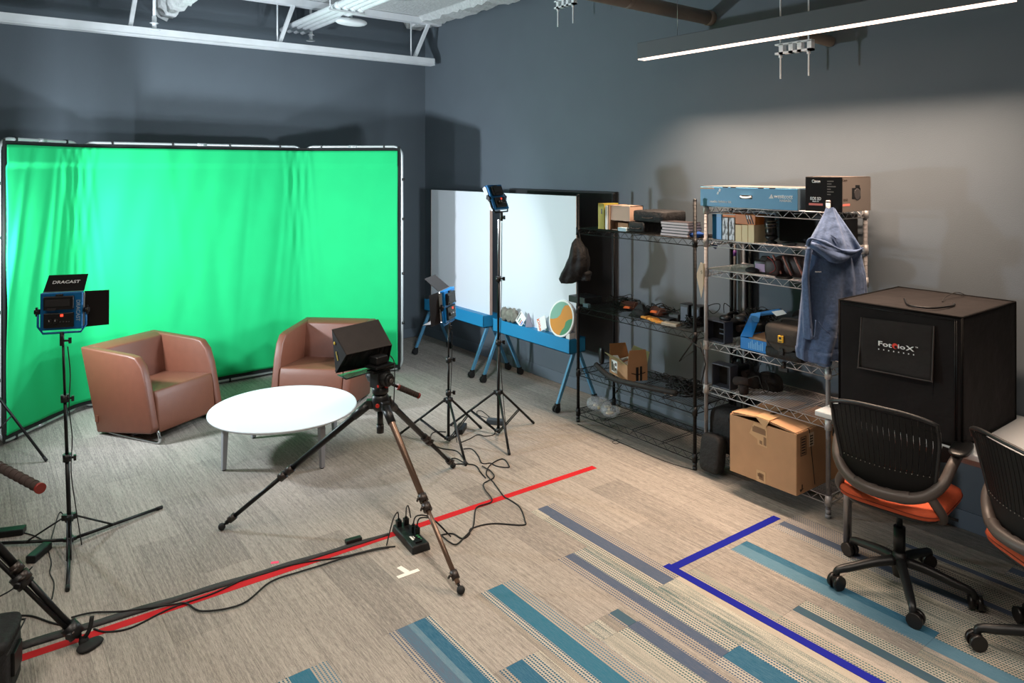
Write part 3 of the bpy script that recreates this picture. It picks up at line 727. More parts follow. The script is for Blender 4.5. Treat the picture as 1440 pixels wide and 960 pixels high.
# prompter hood on the tripod head
ph = thing('prompter_hood', (1.93,3.8,.9), 'black fabric sunshade hood on the centre tripod head with a small yellow logo', 'monitor hood')
def ray(px, py, z):
    l = (px-720)/FPX*z; return Vector((z*FX+l*RX, z*FY+l*RY, CH-(py-HY)*z/FPX))
A_, B_, D_, C_, E_, F_ = ray(467,463,4.12), ray(531.6,449,4.40), ray(487.5,499,4.02), ray(551,485,4.30), ray(472.5,524.7,4.10), ray(546,510,4.37)
th = .006
def sheet(poly, m_, name, par):
    q = MB(); n = (poly[1]-poly[0]).cross(poly[2]-poly[0]).normalized()*th/2; q.frustum([p-n for p in poly],[p+n for p in poly]); return q.build(name, m_, par, bevel=.0015)
hm = mat('hood_fabric', (48,41,38), .85, noise=.1, nscale=20, bump=.3, bscale=40)
sheet([A_,B_,C_,D_], hm, 'top_flap', ph)
sp = sheet([A_,D_,E_], mat('hood_side',(24,22,22),.8), 'side_flap', ph)
sheet([B_,F_,C_], mat('hood_side',(24,22,22),.8), 'side_flap', ph)
sheet([A_,E_,F_,B_], black, 'back_frame', ph)
dn = lambda k: D_.lerp(C_, k)
q = MB()
nn=9
for i in range(nn):                        # creased dark sheet over the opening, standing for the hood's shaded inside
    k0, k1 = i/nn, (i+1)/nn; off = lambda k: (A_-D_).normalized()*(.018+.01*math.sin(k*9))
    a, b_ = D_.lerp(C_,k0)+off(k0), D_.lerp(C_,k1)+off(k1); c, d = E_.lerp(F_,k1)+off(k1)*.8+UP*.005*math.sin(k1*14), E_.lerp(F_,k0)+off(k0)*.8+UP*.005*math.sin(k0*14)
    q.add([a,b_,c,d],[(0,1,2,3)],True)
q.build('dark_opening_sheet', mat('hood_inside',(10,10,10),.9), ph, solid=.003)
o = A_.lerp(E_,.42).lerp(D_,.22); ax = (E_-A_).lerp(D_-A_,.35).normalized(); n = (D_-A_).cross(E_-A_).normalized()
if n.dot(Vector((0,0,CH))-o) < 0: n = -n
yel = mat('yellow_print',(214,190,60),.6)
q = MB(); mm = basis(o+n*.006-ax*.035, ax, n.cross(ax)); q.lathe(mm.translation, [(.010,0),(.008,.002),(.004,.003)], 6, mm.to_3x3()); q.build('logo', yel, sp)
q = MB(); mm = basis(o+n*.006+ax*.02, ax, n.cross(ax))
for k_ in range(7): q.box((k_*.0075-.008, -.003-.001*(k_%2), 0), (k_*.0075-.0025, .003+.0015*(k_%3==0), .0015), mm)
q.build('logo_lettering', yel, sp)
pt = thing('prompter_glass', E_.lerp(F_,.5), 'flat greenish tray plate under the black hood on the tripod', 'prompter plate')
a = ray(475,527,4.12); b_ = ray(487,533,4.02); c = ray(548,515,4.2); d = ray(530,512,4.36)
q = MB(); q.frustum([a-UP*.003,b_-UP*.003,c-UP*.003,d-UP*.003],[a,b_,c,d]); q.build('tray', glass_g, pt)
q = MB(); q.tube([b_,c],.004,6); q.tube([c,d],.004,6); q.tube([a,b_],.004,6); q.build('tray_rim', black, pt)
# camera body between hood and head
cb = thing('camera', (1.93,3.8,.91), 'small black camera body and mounting plate under the hood on the centre tripod', 'camera')
HC2 = Vector((1.93,3.8,.906)); mm = Matrix.Translation(HC2) @ Matrix.Rotation(.27,4,'Z')
q = MB(); q.box((-.075,-.05,0),(.075,.05,.014),mm); q.build('mount_plate', black, cb, bevel=.003)
q = MB(); q.box((-.045,-.02,.014),(.045,.05,.062),mm); q.build('body', plastic, cb, bevel=.008, seg=3)
q = MB(); q.cyl(mm@Vector((0,.05,.05)), mm@Vector((0,.10,.05)), .03, n=20); q.build('lens', black, cb)
q = MB(); q.tube(smooth_path([ray(549,500,4.28), ray(554,508,4.2), ray(555,525,4.15), ray(554,560,4.1), ray(553,571,4.1)]), .0035, 6)
tag(q.build('camera_cable', rubber), 'thin black cable hanging beside the centre tripod head', 'cable')
# second tripod at the left edge
hp2 = ray(56, 686, 2.55)
f2 = Vector((.41,3.59,0)); 
ap = ray(-120, 668, 2.95); ap = Vector((ap.x, ap.y, ap.z))
def tri2():
    c0 = Vector((ap.x, ap.y, 0)); v = f2-c0; out = []
    for a in (0, 120, -120): out.append(tuple((c0 + Matrix.Rotation(math.radians(a),3,'Z') @ v)[:2]))
    return out
t2, H2 = tripod(ap, tri2(), hp2, 'camera tripod at the left picture edge, one double-tube leg and a grip in view', front=9)
q = MB(); e = (Vector((f2.x,f2.y,.02))-ap).normalized(); s = e.cross(UP).normalized()*.02
for k in (-1,1): q.tube([ap+s*k+e*.1, ap.lerp(Vector((f2.x,f2.y,.02)),.96)+s*k], .009, 10)
q.build('twin_tube', black, t2)
for k in (.62,.93):
    q = MB(); p = ap.lerp(Vector((f2.x,f2.y,.02)),k); q.cyl(p-e*.03,p+e*.03,.034,n=16); q.cyl(p+s*1.6,p+s*2.6,.012,n=10); q.build('leg_clamp', plastic, t2)
q = MB(); q.superell(f2+Vector((.02,-.03,.012)), (.055,.035,.012), .8, 24, 8, Matrix.Rotation(.5,3,'Z')); q.tube(smooth_path([f2+Vector((.0,.0,.03)), f2+Vector((.02,-.015,.07)), f2+Vector((.03,-.01,.12))],4), .009, 8); q.build('floor_pad', rubber, t2)
# ================================================================ tape, cords, floor things
def strip(p0, p1, wd, m, name, label, cat, z=.0008):
    p0, p1 = Vector((p0[0], p0[1], 0)), Vector((p1[0], p1[1], 0)); d = (p1-p0).normalized(); n = Vector((-d.y, d.x, 0))*wd/2; q = MB()
    N_ = 24; L_ = []
    for i in range(N_+1):
        p = p0.lerp(p1, i/N_); j = n*(1+random.uniform(-.03,.03)); L_.append((p+j, p-j))
    vs = []
    for a, b_ in L_: vs += [a+UP*.0002, b_+UP*.0002, a+UP*(z+.0004), b_+UP*(z+.0004)]
    fs = [(2,6,7,3),(0,1,5,4),(0,4,6,2),(1,3,7,5)]
    q.add(vs, [tuple(4*i+k for k in f) for i in range(N_) for f in fs] + [(0,2,3,1), tuple(4*N_+k for k in (0,1,3,2))])
    return tag(q.build(name, m), label, cat)
a = G(30,925); b_ = G(836,656.5)
strip(a, b_, .05, red_tape, 'floor_tape', 'long red tape line across the carpet under the centre tripod', 'tape')
strip(G(1093,727), G(944,799), .048, blue_tape, 'floor_tape', 'short dark blue tape strip reaching towards the silver rack', 'tape')
strip((2.90,2.484), (2.92,.6), .048, blue_tape, 'floor_tape', 'long dark blue tape strip running to the bottom edge, beside the swivel chairs', 'tape', .0012)
q = MB()
strip(G(561,797), G(573,804.5), .028, white_tape, 'floor_mark', 'stem of the white tape T on the carpet beside the power strip', 'tape')
strip(G(559,812), G(589,801), .026, white_tape, 'floor_mark', 'crossbar of the white tape T on the carpet beside the power strip', 'tape', .0012)
strip(G(381,791.5), G(392,790), .02, pink_tape, 'floor_mark', 'tiny bright pink tape mark beside the black cable cover', 'tape')
# black cable ramp taped beside the red line
q = MB(); pa, pb = G(28,914), G(548,752); d=(pb-pa).normalized(); n=Vector((-d.y,d.x,0)); vs=[]; N_=40
for i in range(N_+1):
    t=i/N_; p=pa.lerp(pb,t); wd=.060*(1-.5*t) + .004*math.sin(t*30); hh=.008*(1-.5*t)
    vs += [p-n*.006+UP*.0015, p+n*wd*.3+UP*(hh+.0015), p+n*wd*.65+UP*(hh*.8+.0015), p+n*wd+UP*.0015, p+n*wd*.5+UP*.001]
q.add(vs, [(5*i+a, 5*i+b2, 5*i+5+b2, 5*i+5+a) for i in range(N_) for a,b2 in ((0,1),(1,2),(2,3),(3,4),(4,0))]+[(0,1,2,3,4),tuple(5*N_+k for k in (4,3,2,1,0))], True)
tag(q.build('cable_cover', gaffer), 'black gaffer-taped cable run along the left half of the red tape line', 'cable cover')
def cord(pts, label, r=.0042, m=rubber, name='floor_cable', h=None, world=None):
    P = world or [G(x, y, (h or r)) if len(pt_)==2 else G(x, y, pt_[2]) for pt_ in pts for x, y in [pt_[:2]]]
    q = MB(); q.tube(smooth_path(P, 6), r, 6); return tag(q.build(name, m), label, 'cord')
cord([(132,884),(150,888),(185,882),(240,855),(300,834),(350,811),(386,800),(430,790),(480,783),(530,771),(556,768)], 'black cord sagging below the red tape from the left tripod foot to the power strip')
cord([(100,868),(130,861),(175,859),(240,850),(262,848),(285,859),(340,849),(380,818),(420,804),(450,795),(500,779),(548,769)], 'black cord crossing the red tape twice, ending at the power strip', h=.009)
cord([(0,871),(20,866),(45,866),(75,876),(105,881)], 'black cord from the left picture edge to the left tripod foot')
cord([(92,790-60),(84,720),(74,750),(70,768),(64,776)], 'thin black cord hanging from the left light stand to its power brick', r=.003)
cord([(66,768),(72,790),(70,805),(76,820),(73,842)], 'short black cord end wriggling below the left light stand', r=.003)
cord([(45,797),(35,808),(20,826),(0,838)], 'black cord from the upright power brick to the left picture edge', r=.0035)
cord([(30,748),(48,753),(64,762),(66,768)], 'short black cord between the two power bricks at left', r=.0035)
cord([(585,768),(600,770,.02),(612,757),(600,756)], 'stub of black cord at the right end of the power strip', r=.0035) if False else None
cord([(620,752),(636,750),(650,757),(660,751),(663,743),(692,736),(735,738),(738,731),(731,713),(716,702),(708,697),(694,678),(684,666),(690,653),(707,645),(716,655),(712,657),(698,655),(690,651),(678,651),(672,640),(663,631),(652,631)], 'black cord looping farthest right across the red tape to the light stands')
cord([(620,752),(632,762),(642,765),(652,756),(665,741),(668,720),(672,712),(692,704),(682,688),(680,680),(686,676),(695,670),(690,662),(683,658),(678,655)], 'black cord running straight over the red tape to the short light stand', h=.009)
cord([(627,607),(612,607),(606,612),(608,623),(620,630),(642,634),(652,645),(658,652),(652,650),(640,644),(632,647),(636,652),(650,652),(668,654),(676,664),(683,672)], 'black cord curling round the foot of the short light stand')
cord([(648,622),(660,617),(672,611),(682,613),(694,611),(697,604)], 'black cord between the short stand and the tall stand', r=.0035)
cord([(690,590),(680,586),(672,583),(671,578),(678,578),(688,586)], 'black cord loop behind the tall stand', r=.003)
def brick(p, rz, size, label, m=black):
    q = MB(); q.cbox(p + UP*(size[2]/2+.001), size, rz); o = tag(q.build('power_brick', m, bevel=.006), label, 'power brick'); return o
brick(G(12,752), -.35, (.16,.065,.035), 'flat black power brick at the left picture edge')
brick(G(55,782), .95, (.15,.05,.04), 'black power brick lying aslant by the left light stand')
brick(G(648,606), .75, (.16,.065,.04), 'black power brick under the short light stand')
brick(G(697,596), -.9, (.14,.06,.04), 'grey power brick under the tall light stand', mat('brick_grey',(50,56,62),.5))
q = MB(); q.cbox(G(497,762)+UP*.012,(.09,.035,.022),-.1); tag(q.build('cord_connector', plastic, bevel=.005), 'small black cord connector on the red tape left of the power strip', 'connector')
# power strip
psp = G(577,760); th_ = math.atan2((G(591,772)-G(561,740)).y, (G(591,772)-G(561,740)).x)
ps = thing('power_strip', psp, 'black power strip with four plugs lying across the red tape', 'power strip', None, th_)
q = MB(); q.frustum([Vector((x,y,.002)) for x,y in ((-.15,-.05),(.15,-.055),(.15,.055),(-.15,.05))], [Vector((x,y,.04)) for x,y in ((-.145,-.042),(.14,-.048),(.14,.048),(-.145,.042))]); q.build('housing', plastic, ps, local=True, bevel=.006)
q = MB()
for x in (-.11,-.06,-.01):
    for y in (-.022,.022): q.box((x-.015,y-.013,.0398),(x+.015,y+.013,.0405))
q.build('outlet_row', black, ps, local=True)
q = MB(); 
for i in range(3): q.box((.03+i*.022,.018,.0399),(.044+i*.022,.03,.041))
q.build('indicator', mat('green_light',(70,150,100),.4), ps, local=True)
q = MB(); q.box((.03,-.02,.0399),(.075,-.008,.0406)); q.box((.035,-.003,.0399),(.06,.002,.0406)); q.build('label_print', print_w, ps, local=True)
q = MB(); q.box((.085,-.02,.0399),(.115,.02,.048)); q.build('switch', black, ps, local=True, bevel=.002)
for i, (x, y, tgt) in enumerate(((-.11,.022,(-.22,.1)),(-.11,-.022,(.0,-.14)),(-.01,.022,(.05,.2)),(.02,.03,(.1,.2)))):
    q = MB(); q.box((x-.014,y-.014,.04),(x+.014,y+.014,.075)); q.cyl((x,y,.07),(x,y,.085),.008,n=8); pg = q.build('plug', black, ps, local=True, bevel=.002)
    q = MB(); q.tube(smooth_path([(x,y,.08),(x*.9+tgt[0]*.1,y*.9+tgt[1]*.1,.125),(x*.5+tgt[0]*.5,y*.5+tgt[1]*.5,.11),(tgt[0],tgt[1],.012)],5),.0038,6); q.build('plug_cord', rubber, pg, local=True)
# camera bag at the bottom left
bgp = G(-52, 992); cbg = thing('camera_bag', bgp, 'black camera bag cut by the bottom left picture corner', 'bag')
q = MB(); q.superell(bgp+UP*.13, (.17,.13,.13), .3, 28, 14, Matrix.Rotation(-.3,3,'Z')); q.build('body', fabric_blk, cbg)
q = MB(); q.superell(bgp+UP*.245, (.172,.132,.022), .3, 28, 8, Matrix.Rotation(-.3,3,'Z')); q.build('lid', fabric_blk, cbg)
mm = Matrix.Translation(bgp) @ Matrix.Rotation(-.3,4,'Z')
q = MB(); q.box((.165,-.05,.1),(.182,.05,.19),mm); q.build('strap_tab', black, cbg, bevel=.003)
q = MB(); q.tube([mm@Vector((x,y,.225)) for x,y in ((.174,-.12),(.174,.12),(-.1,.134))], .004, 6); q.build('zip', rubber, cbg)

# ================================================================ whiteboards
def whiteboard(X, y0, y1, top, label):
    t = thing('mobile_whiteboard', (X, (y0+y1)/2, 0), label, 'whiteboard', 'mobile whiteboards')
    q = MB(); q.box((X, y0, .56), (X+.024, y1, top)); q.build('board', wb_m, t, bevel=.002)
    q = MB(); q.box((X+.0241, y0+.005, .56), (X+.03, y1-.005, top)); q.build('board_back', panel_dark, t)
    q = MB(); q.box((X-.001, y0-.004, .56), (X+.031, y0-.0002, top)); q.box((X-.001, y1+.0002, .56), (X+.031, y1+.004, top)); q.build('edge_trim', beige_edge, t)
    q = MB(); q.box((X-.085, y0-.01, .475), (X-.078, y1+.01, .60)); q.box((X-.085,y0-.01,.475),(X+.1,y1+.01,.483)); q.box((X+.093,y0-.01,.475),(X+.1,y1+.01,.60))
    q.box((X-.085,y0-.01,.475),(X+.1,y0-.002,.59)); q.box((X-.085,y1+.002,.475),(X+.1,y1+.01,.59)); q.box((X-.078,y0-.002,.588),(X+.093,y1+.002,.594)); q.build('tray', wb_blue, t, bevel=.0015)
    for y in (y0+.012, y1-.012):
        for s in (-1, 1):
            a = Vector((X+.012+s*.03, y, .475)); b = Vector((X+.012+s*.215, y, .065)); d = (b-a).normalized(); n = Vector((0,1,0)).cross(d)*.016; w = Vector((0,.012,0))
            q = MB(); q.frustum([a-n-w,a+n-w,a+n+w,a-n+w],[b-n*.8-w,b+n*.8-w,b+n*.8+w,b-n*.8+w]); lg = q.build('leg', leg_blue, t, bevel=.002)
            q = MB(); c = b+Vector((s*.012,0,-.035)); q.cyl(c-Vector((0,.022,0)), c-Vector((0,.006,0)), .029, n=18); q.cyl(c+Vector((0,.006,0)), c+Vector((0,.022,0)), .029, n=18); q.box(b-Vector((.02,.015,.03)), b+Vector((.02,.015,.01))); q.build('caster', rubber, lg)
    return t
wbA = whiteboard(4.19, 5.865, 7.0, 1.822, 'mobile whiteboard on blue legs, the farther one nearest the room corner')
wbB = whiteboard(4.19, 4.585, 5.685, 1.822, 'mobile whiteboard on blue legs beside the black rack, round sign in its tray')
# things in the tray
ZT2 = .595
q = MB(); rr = random.Random(5); c = PX(716, 447, 4.135); 
def crump(p): return Vector((p.x*(1+rr.uniform(-.3,.3)), p.y*(1+rr.uniform(-.25,.25)), p.z*(1+rr.uniform(-.3,.25))))
for k in range(3): q.superell((4.14, c.y+.07-.07*k, ZT2+.062+.004*k), (.03,.055,.065), .9, 12, 8, Matrix.Rotation(.3*k-.3,3,'X'), crump)
tag(q.build('crumpled_cloth', mat('grey_cloth',(120,118,108),.9,noise=.3,nscale=25)), 'crumpled grey patterned cloth at the left end of the near whiteboard tray', 'cloth')
def tray_card(name, y, wd, ht, lean, label, tilt=0):
    t = thing(name, (4.13, y, ZT2), label, 'card'); u = Vector((lean, 0, 1)).normalized(); v = Vector((0,-1,0)); 
    v = (Matrix.Rotation(tilt, 3, u.cross(v)) @ v); u = u.cross(v).cross(u) if False else (Matrix.Rotation(0,3,'Z') @ u)
    n = u.cross(v).normalized(); u2 = v.cross(n)
    m = Matrix((v, -u2 if u2.z < 0 else u2, n)).transposed().to_4x4(); m.translation = Vector((4.125, y, ZT2+ht/2*abs(math.cos(tilt))+wd/2*abs(math.sin(tilt))+.002))
    if (m.to_3x3()@Vector((0,0,1))).x > 0: m = m @ Matrix.Rotation(math.pi, 4, 'Y')
    return t, m
t, m = tray_card('paint_chart', PX(733,445,4.13).y, .09, .085, .25, 'white card with rows of red, blue and black dots in the whiteboard tray', .5)
q = MB(); q.box((-.055,-.055,-.001),(.055,.055,.001), m); q.build('card', paper, t)
for i, cc in enumerate(((30,60,190),(190,30,40),(30,120,90),(20,20,24))):
    q = MB()
    for j in range(3 if i<3 else 6): q.cbox(m@Vector((-.038+.022*i if i<3 else .042, -.03+.014*j, .0016)), (.012,.012,.001), m=m.to_3x3().to_4x4())
    q.build('dots', mat('dot%d'%i, cc, .6), t)
q = MB(); pts=[(4.16,PX(742,450,4.15).y,ZT2),(4.12,PX(742,450,4.15).y-.0,ZT2),(4.14,PX(742,450,4.15).y-.02,ZT2+.13),(4.165,PX(742,450,4.15).y-.05,ZT2+.003)]
q.prism([Vector(pts[1]),Vector(pts[3]),Vector(pts[2])],(0.012,.004,0)); tag(q.build('folded_card', mat('grey_card',(140,138,150),.8)), 'folded grey paper wedge between the paint card and the orange-lettered sheet', 'card')
t, m = tray_card('lettered_sheet', PX(762,460,4.13).y, .1, .1, .25, 'white sheet with orange letters in the whiteboard tray left of the round sign', -.5)
q = MB(); q.box((-.06,-.06,-.001),(.06,.06,.001), m); q.build('sheet', paper, t)
text('Know', .05, m @ Matrix.Translation((.03,.0,.0022)) @ Matrix.Rotation(-1.6,4,'Z'), mat('orange_print',(214,96,50),.6), t)
rs = thing('round_sign', (4.13, PX(789,440,4.12).y, ZT2), 'round sign with orange S band on green and white rim in the whiteboard tray', 'sign')
Rr = .160; cc_ = Vector((4.142, PX(789,442,4.142).y, ZT2+Rr*.975+.002)); mS = basis(cc_, (0,-1,0), Vector((.22,0,1)))
if (mS.to_3x3()@Vector((0,0,1))).x > 0: mS = mS @ Matrix.Rotation(math.pi,4,'Y')
q = MB(); q.lathe(cc_, [(Rr,-.02),(Rr,-.001),(Rr-.003,.0)], 56, mS.to_3x3()); q.build('rim', mat('rim_white',(232,232,228),.5), rs)
def blob(poly, mt, z, nm):
    q = MB(); q.prism([mS@Vector((x*Rr,y*Rr,z)) for x,y in poly], mS.to_3x3()@Vector((0,0,.0006))); q.build(nm, mt, rs)
circ = lambda r_, a0, a1, n=24: [(r_*math.cos(math.radians(a0+(a1-a0)*i/n)), r_*math.sin(math.radians(a0+(a1-a0)*i/n))) for i in range(n+1)]
sx = 1 if ((mS.to_3x3()@Vector((1,0,0))).y < 0) else -1     # +x must point to the right of the picture
S1 = [(.02,.55),(-.05,.2),(-.3,-.05),(-.6,-.15)]; S2 = [(.25,-.62),(.35,-.3),(.5,.0),(.85,.12)]
fl = lambda P: [(sx*x, y) for x, y in P]
gold = mat('sign_orange',(206,134,44),.55); gl = mat('sign_pale_green',(122,166,146),.55); gd = mat('sign_green',(72,136,96),.55)
blob(fl(circ(.9,0,360,48)[:-1]), gold, .0005, 'orange_band')
blob(fl(circ(.9,62,190)+[(-.6,-.12),(-.3,-.02),(-.08,.2),(.0,.5),(.15,.72)]), gl, .0012, 'pale_green_field')
blob(fl(circ(.9,-85,8)+[(.6,.02),(.42,-.12),(.38,-.4),(.2,-.62)]), gd, .0012, 'green_field')
q = MB(); q.box((4.12, 4.592, ZT2), (4.185, 4.64, ZT2+.05)); tag(q.build('eraser', paper, bevel=.004), 'small white eraser at the right end of the near whiteboard tray', 'eraser')

# ================================================================ wire racks
def rack(name, x0, x1, y0, y1, levels, hgt, metal, label, pr=.0125):
    t = thing(name, ((x0+x1)/2, (y0+y1)/2, 0), label, 'shelving')
    for x in (x0, x1):
        for y in (y0, y1):
            q = MB(); q.cyl((x,y,.02),(x,y,hgt),pr,n=14); 
            for k in range(int(hgt/.0254)): q.cyl((x,y,.03+.0254*k),(x,y,.033+.0254*k),pr*1.05,n=10,caps=False)
            po = q.build('post', metal[0], t)
            q = MB(); q.cyl((x,y,.0),(x,y,.022),pr*1.25,n=14); q.cyl((x,y,.022),(x,y,.05),pr*1.12,n=14); q.build('foot', plastic if metal[0] is black_post else metal[0], po)
            q = MB(); q.lathe((x,y,hgt-.004),[(pr*1.1,0),(pr*1.1,.006),(pr*.8,.012)],14); q.build('cap', plastic if metal[0] is black_post else metal[0], po)
    for z in levels:
        q = MB(); zt, zb = z, z-.045
        cs = [(x0,y0),(x1,y0),(x1,y1),(x0,y1)]
        for i in range(4):
            a = Vector((*cs[i], 0)); b = Vector((*cs[(i+1)%4], 0)); d = (b-a).normalized(); a = a+d*pr; b = b-d*pr; L_ = (b-a).length
            q.tube([a+UP*zt, b+UP*zt], .0035, 6); q.tube([a+UP*zb, b+UP*zb], .0035, 6)
            n = max(4, int(L_/.045)); zz = [a.lerp(b, k/n)+UP*(zt if k%2 else zb) for k in range(n+1)]; q.tube(zz, .0022, 5)
        q.build('shelf_rim', metal[1], t)
        q = MB(); n = int((x1-x0)/.019)
        for k in range(1, n): x = x0+(x1-x0)*k/n; q.tube([(x,y0,zt+.002),(x,y1,zt+.002)],.0015,4)
        nb = 3
        for k in range(1, nb+1): 
            y = y0+(y1-y0)*k/(nb+1); q.tube([(x0,y,zt-.002),(x1,y,zt-.002)],.003,5); q.tube([(x0,y,zt-.018),(x1,y,zt-.018)],.0025,5)
        q.build('wire_deck', metal[1], t, kind='stuff')
        for x, y in cs:
            q = MB(); q.lathe((x,y,zb-.008),[(pr*1.5,0),(pr*1.35,.06)],16); q.build('collar', metal[1], t)
    return t
black_post = mat('black_epoxy', (9,9,10), .5, spec=.25); bl_wire = mat('black_wire', (12,12,13), .45, spec=.3)
silver_post = mat('silver_post', (140,137,138), .6, .15, spec=.3)
BX0, BX1, BY0, BY1 = 3.975, 4.385, 3.15, 4.325
BL = [1.575, .935, .425, .105]
rack('wire_rack', BX0, BX1, BY0, BY1, BL, 1.845, (black_post, bl_wire), 'black wire shelving rack between the whiteboards and the silver rack')
SX0, SX1, SY0, SY1 = 4.055, 4.495, 2.24, 3.118
SL_ = [1.80, 1.575, 1.372, .873, .572, .125]
rack('wire_rack', SX0, SX1, SY0, SY1, SL_, 1.865, (silver_post, silver_wire), 'silver wire shelving rack with a blue hoodie on its corner post', .0135)
TOP = lambda z: z + .0045

def boxthing(name, lo, hi, m, label, cat, group=None, rz=0, bevel=.002):
    c = Vector(((lo[0]+hi[0])/2, (lo[1]+hi[1])/2, lo[2])); s = [hi[i]-lo[i] for i in range(3)]
    t = thing(name, c, label, cat, group, rz)
    q = MB(); q.box((-s[0]/2,-s[1]/2,0),(s[0]/2,s[1]/2,s[2])); q.build('body', m, t, local=True, bevel=bevel); return t
def simple(name, c, size, m, label, cat, group=None, rz=0, bevel=.002):
    """one-mesh box standing on c"""
    q = MB(); q.cbox(Vector(c)+UP*size[2]/2, size, rz); return tag(q.build(name, m, bevel=bevel), label, cat, group)
def heap(name, c, r, h, n, label, m=rubber, cat='cables', seed=1, rad=.0035, kind='stuff'):
    rr = random.Random(seed); q = MB()
    for i in range(n):
        pts = []; a = rr.uniform(0, 6.28); rx, ry = r[0]*rr.uniform(.3,1), r[1]*rr.uniform(.3,1); ox, oy = rr.uniform(-.3,.3)*r[0], rr.uniform(-.4,.4)*r[1]; z0 = rr.uniform(0, h)
        for k in range(9):
            a += rr.uniform(.6,.9); pts.append(Vector(c)+Vector((ox+rx*.7*math.cos(a), oy+ry*.7*math.sin(a), rad+max(0, z0*(.4+.6*abs(math.sin(a*1.3+i)))))))
        q.tube(smooth_path(pts, 4), rad*rr.uniform(.7,1.2), 5)
    return tag(q.build(name, m), label, cat, kind=kind)
# ---- black rack, top shelf
z = TOP(BL[0]); X = 4.02
def yat(px, x=X, h=1.6): return PX(px, 300, x).y
def stand(name, pxa, pxb, ytop, x0, dep, z, m, label, cat, group=None):
    ya, yb = PX(pxb, 300, x0).y, PX(pxa, 300, x0).y; ht = PX((pxa+pxb)/2, ytop, x0).z - z
    return boxthing(name, (x0, ya, z), (x0+dep, yb, z+ht), m, label, cat, group)
yb_ = stand('yellow_box', 841, 849.5, 286, 4.03, .16, z, mat('yellow_box',(176,158,62),.55), 'yellow upright box on the top shelf of the black rack', 'box')
q = MB(); q.box((-.0812,-.012,.12),(-.08,.0,.16)); q.build('label_patch', mat('slate_patch',(80,84,90),.6), yb_, local=True)
stand('white_binder', 851, 854, 289, 4.03, .2, z, paper, 'thin white binder standing right of the yellow box', 'binder')
stand('brown_binder', 854.2, 856.5, 288, 4.035, .2, z, mat('tan_binder',(150,126,106),.7), 'thin tan binder standing between two white spines on the black rack', 'binder')
bb = thing('display_box', (4.1, yat(871), z), 'beige open-bottom carton on the top shelf of the black rack', 'box')
ya, yb2 = yat(885.5,4.05), yat(857.5,4.05); zt_ = PX(870,289,4.05).z; zc = PX(870,310,4.05).z; q = MB()
q.box((4.05,ya,zc),(4.056,yb2,zt_)); q.box((4.056,ya,z),(4.2,ya+.006,zt_)); q.box((4.056,yb2-.006,z),(4.2,yb2,zt_)); q.box((4.194,ya,z),(4.2,yb2,zt_)); q.box((4.056,ya,zt_-.006),(4.2,yb2,zt_)); q.box((4.056,ya,z),(4.2,yb2,z+.004)); q.build('carton', mat('beige_box',(192,160,140),.7), bb)
q = MB(); q.box((4.11,yat(864,4.11),z+.005),(4.16,yat(858,4.11)-.006,z+.05)); q.build('metal_insert', steel, bb, bevel=.004)
q = MB(); q.box((4.10,yat(883,4.1),z+.005),(4.15,yat(865,4.1),z+.055)); q.build('brown_insert', card, bb)
simple('small_box', (4.03, yat(877,4.03), z), (.04,.085,.028), mat('pale_blue_box',(170,196,206),.6), 'small pale blue box in front of the beige carton', 'box')
def soft_case(name, pa, pb, yt, yb3, x0, dep, zlow, label, straps=True):
    ya, yb4 = PX(pb,300,x0+dep*.75).y, PX(pa,300,x0).y; zt3 = PX((pa+pb)/2, yt, x0).z
    c = Vector((x0+dep/2,(ya+yb4)/2,(zlow+zt3)/2)); t = thing(name, (c.x,c.y,zlow), label, 'case')
    q = MB(); q.superell(c, (dep/2,(yb4-ya)/2,(zt3-zlow)/2), .22, 32, 12); q.build('body', fabric_blk, t)
    q = MB(); q.tube([(x0-.001+.004, ya+.03, c.z),(x0+.003, yb4-.03, c.z)], .003, 6); q.build('zip', rubber, t)
    q = MB(); q.tube(smooth_path([(x0+.002,c.y-.05,c.z-.008),(x0-.012,c.y-.03,c.z-.012),(x0-.012,c.y+.03,c.z-.012),(x0+.002,c.y+.05,c.z-.008)],4), .005, 6); q.build('handle', fabric_blk, t)
    return t, zt3
t, zt3 = soft_case('padded_case', 882, 932, 312.5, 328, 4.02, .27, z, 'black padded case, lower one of the stack on the black rack')
soft_case('padded_case', 888, 959, 297, 313, 4.03, .27, zt3, 'larger black padded case lying on top of the lower case')
zz_ = z; nb = mat('notebook_cover',(34,24,26),.6)
ya, yb2 = yat(968,4.01), yat(929.5,4.01); hN = (PX(948,312,4.01).z - z)/5
for k in range(5):
    jx, jy = random.uniform(-.006,.006), random.uniform(-.006,.006)
    t = thing('notebook', (4.08, (ya+yb2)/2, zz_+k*hN), ('lowest','second lowest','middle','second from top','topmost')[k] + ' of the five white-edged dark notebooks stacked on the black rack', 'notebook', 'stack of five notebooks on the black rack')
    q = MB(); q.box((4.012+jx,ya+.003+jy,zz_+k*hN+.002),(4.15+jx,yb2-.003+jy,zz_+k*hN+hN-.0035)); q.build('pages', mat('page_pink',(226,208,208),.8), t)
    q = MB(); q.box((4.01+jx,ya+jy,zz_+k*hN),(4.152+jx,yb2+jy,zz_+k*hN+.002)); q.box((4.01+jx,ya+jy,zz_+k*hN+hN-.0035),(4.152+jx,yb2+jy,zz_+k*hN+hN-.0008)); q.build('cover', nb, t)
q = MB(); q.superell((4.09, yat(978,4.09), z+.018), (.06,.05,.018), .8, 20, 10, None, lambda p: Vector((p.x,p.y,p.z*(1+.5*math.sin(p.x*70)*math.cos(p.y*90)))))
tag(q.build('blue_cloth', mat('blue_cloth',(24,70,140),.9)), 'crumpled blue cloth at the right end of the black rack top shelf', 'cloth')
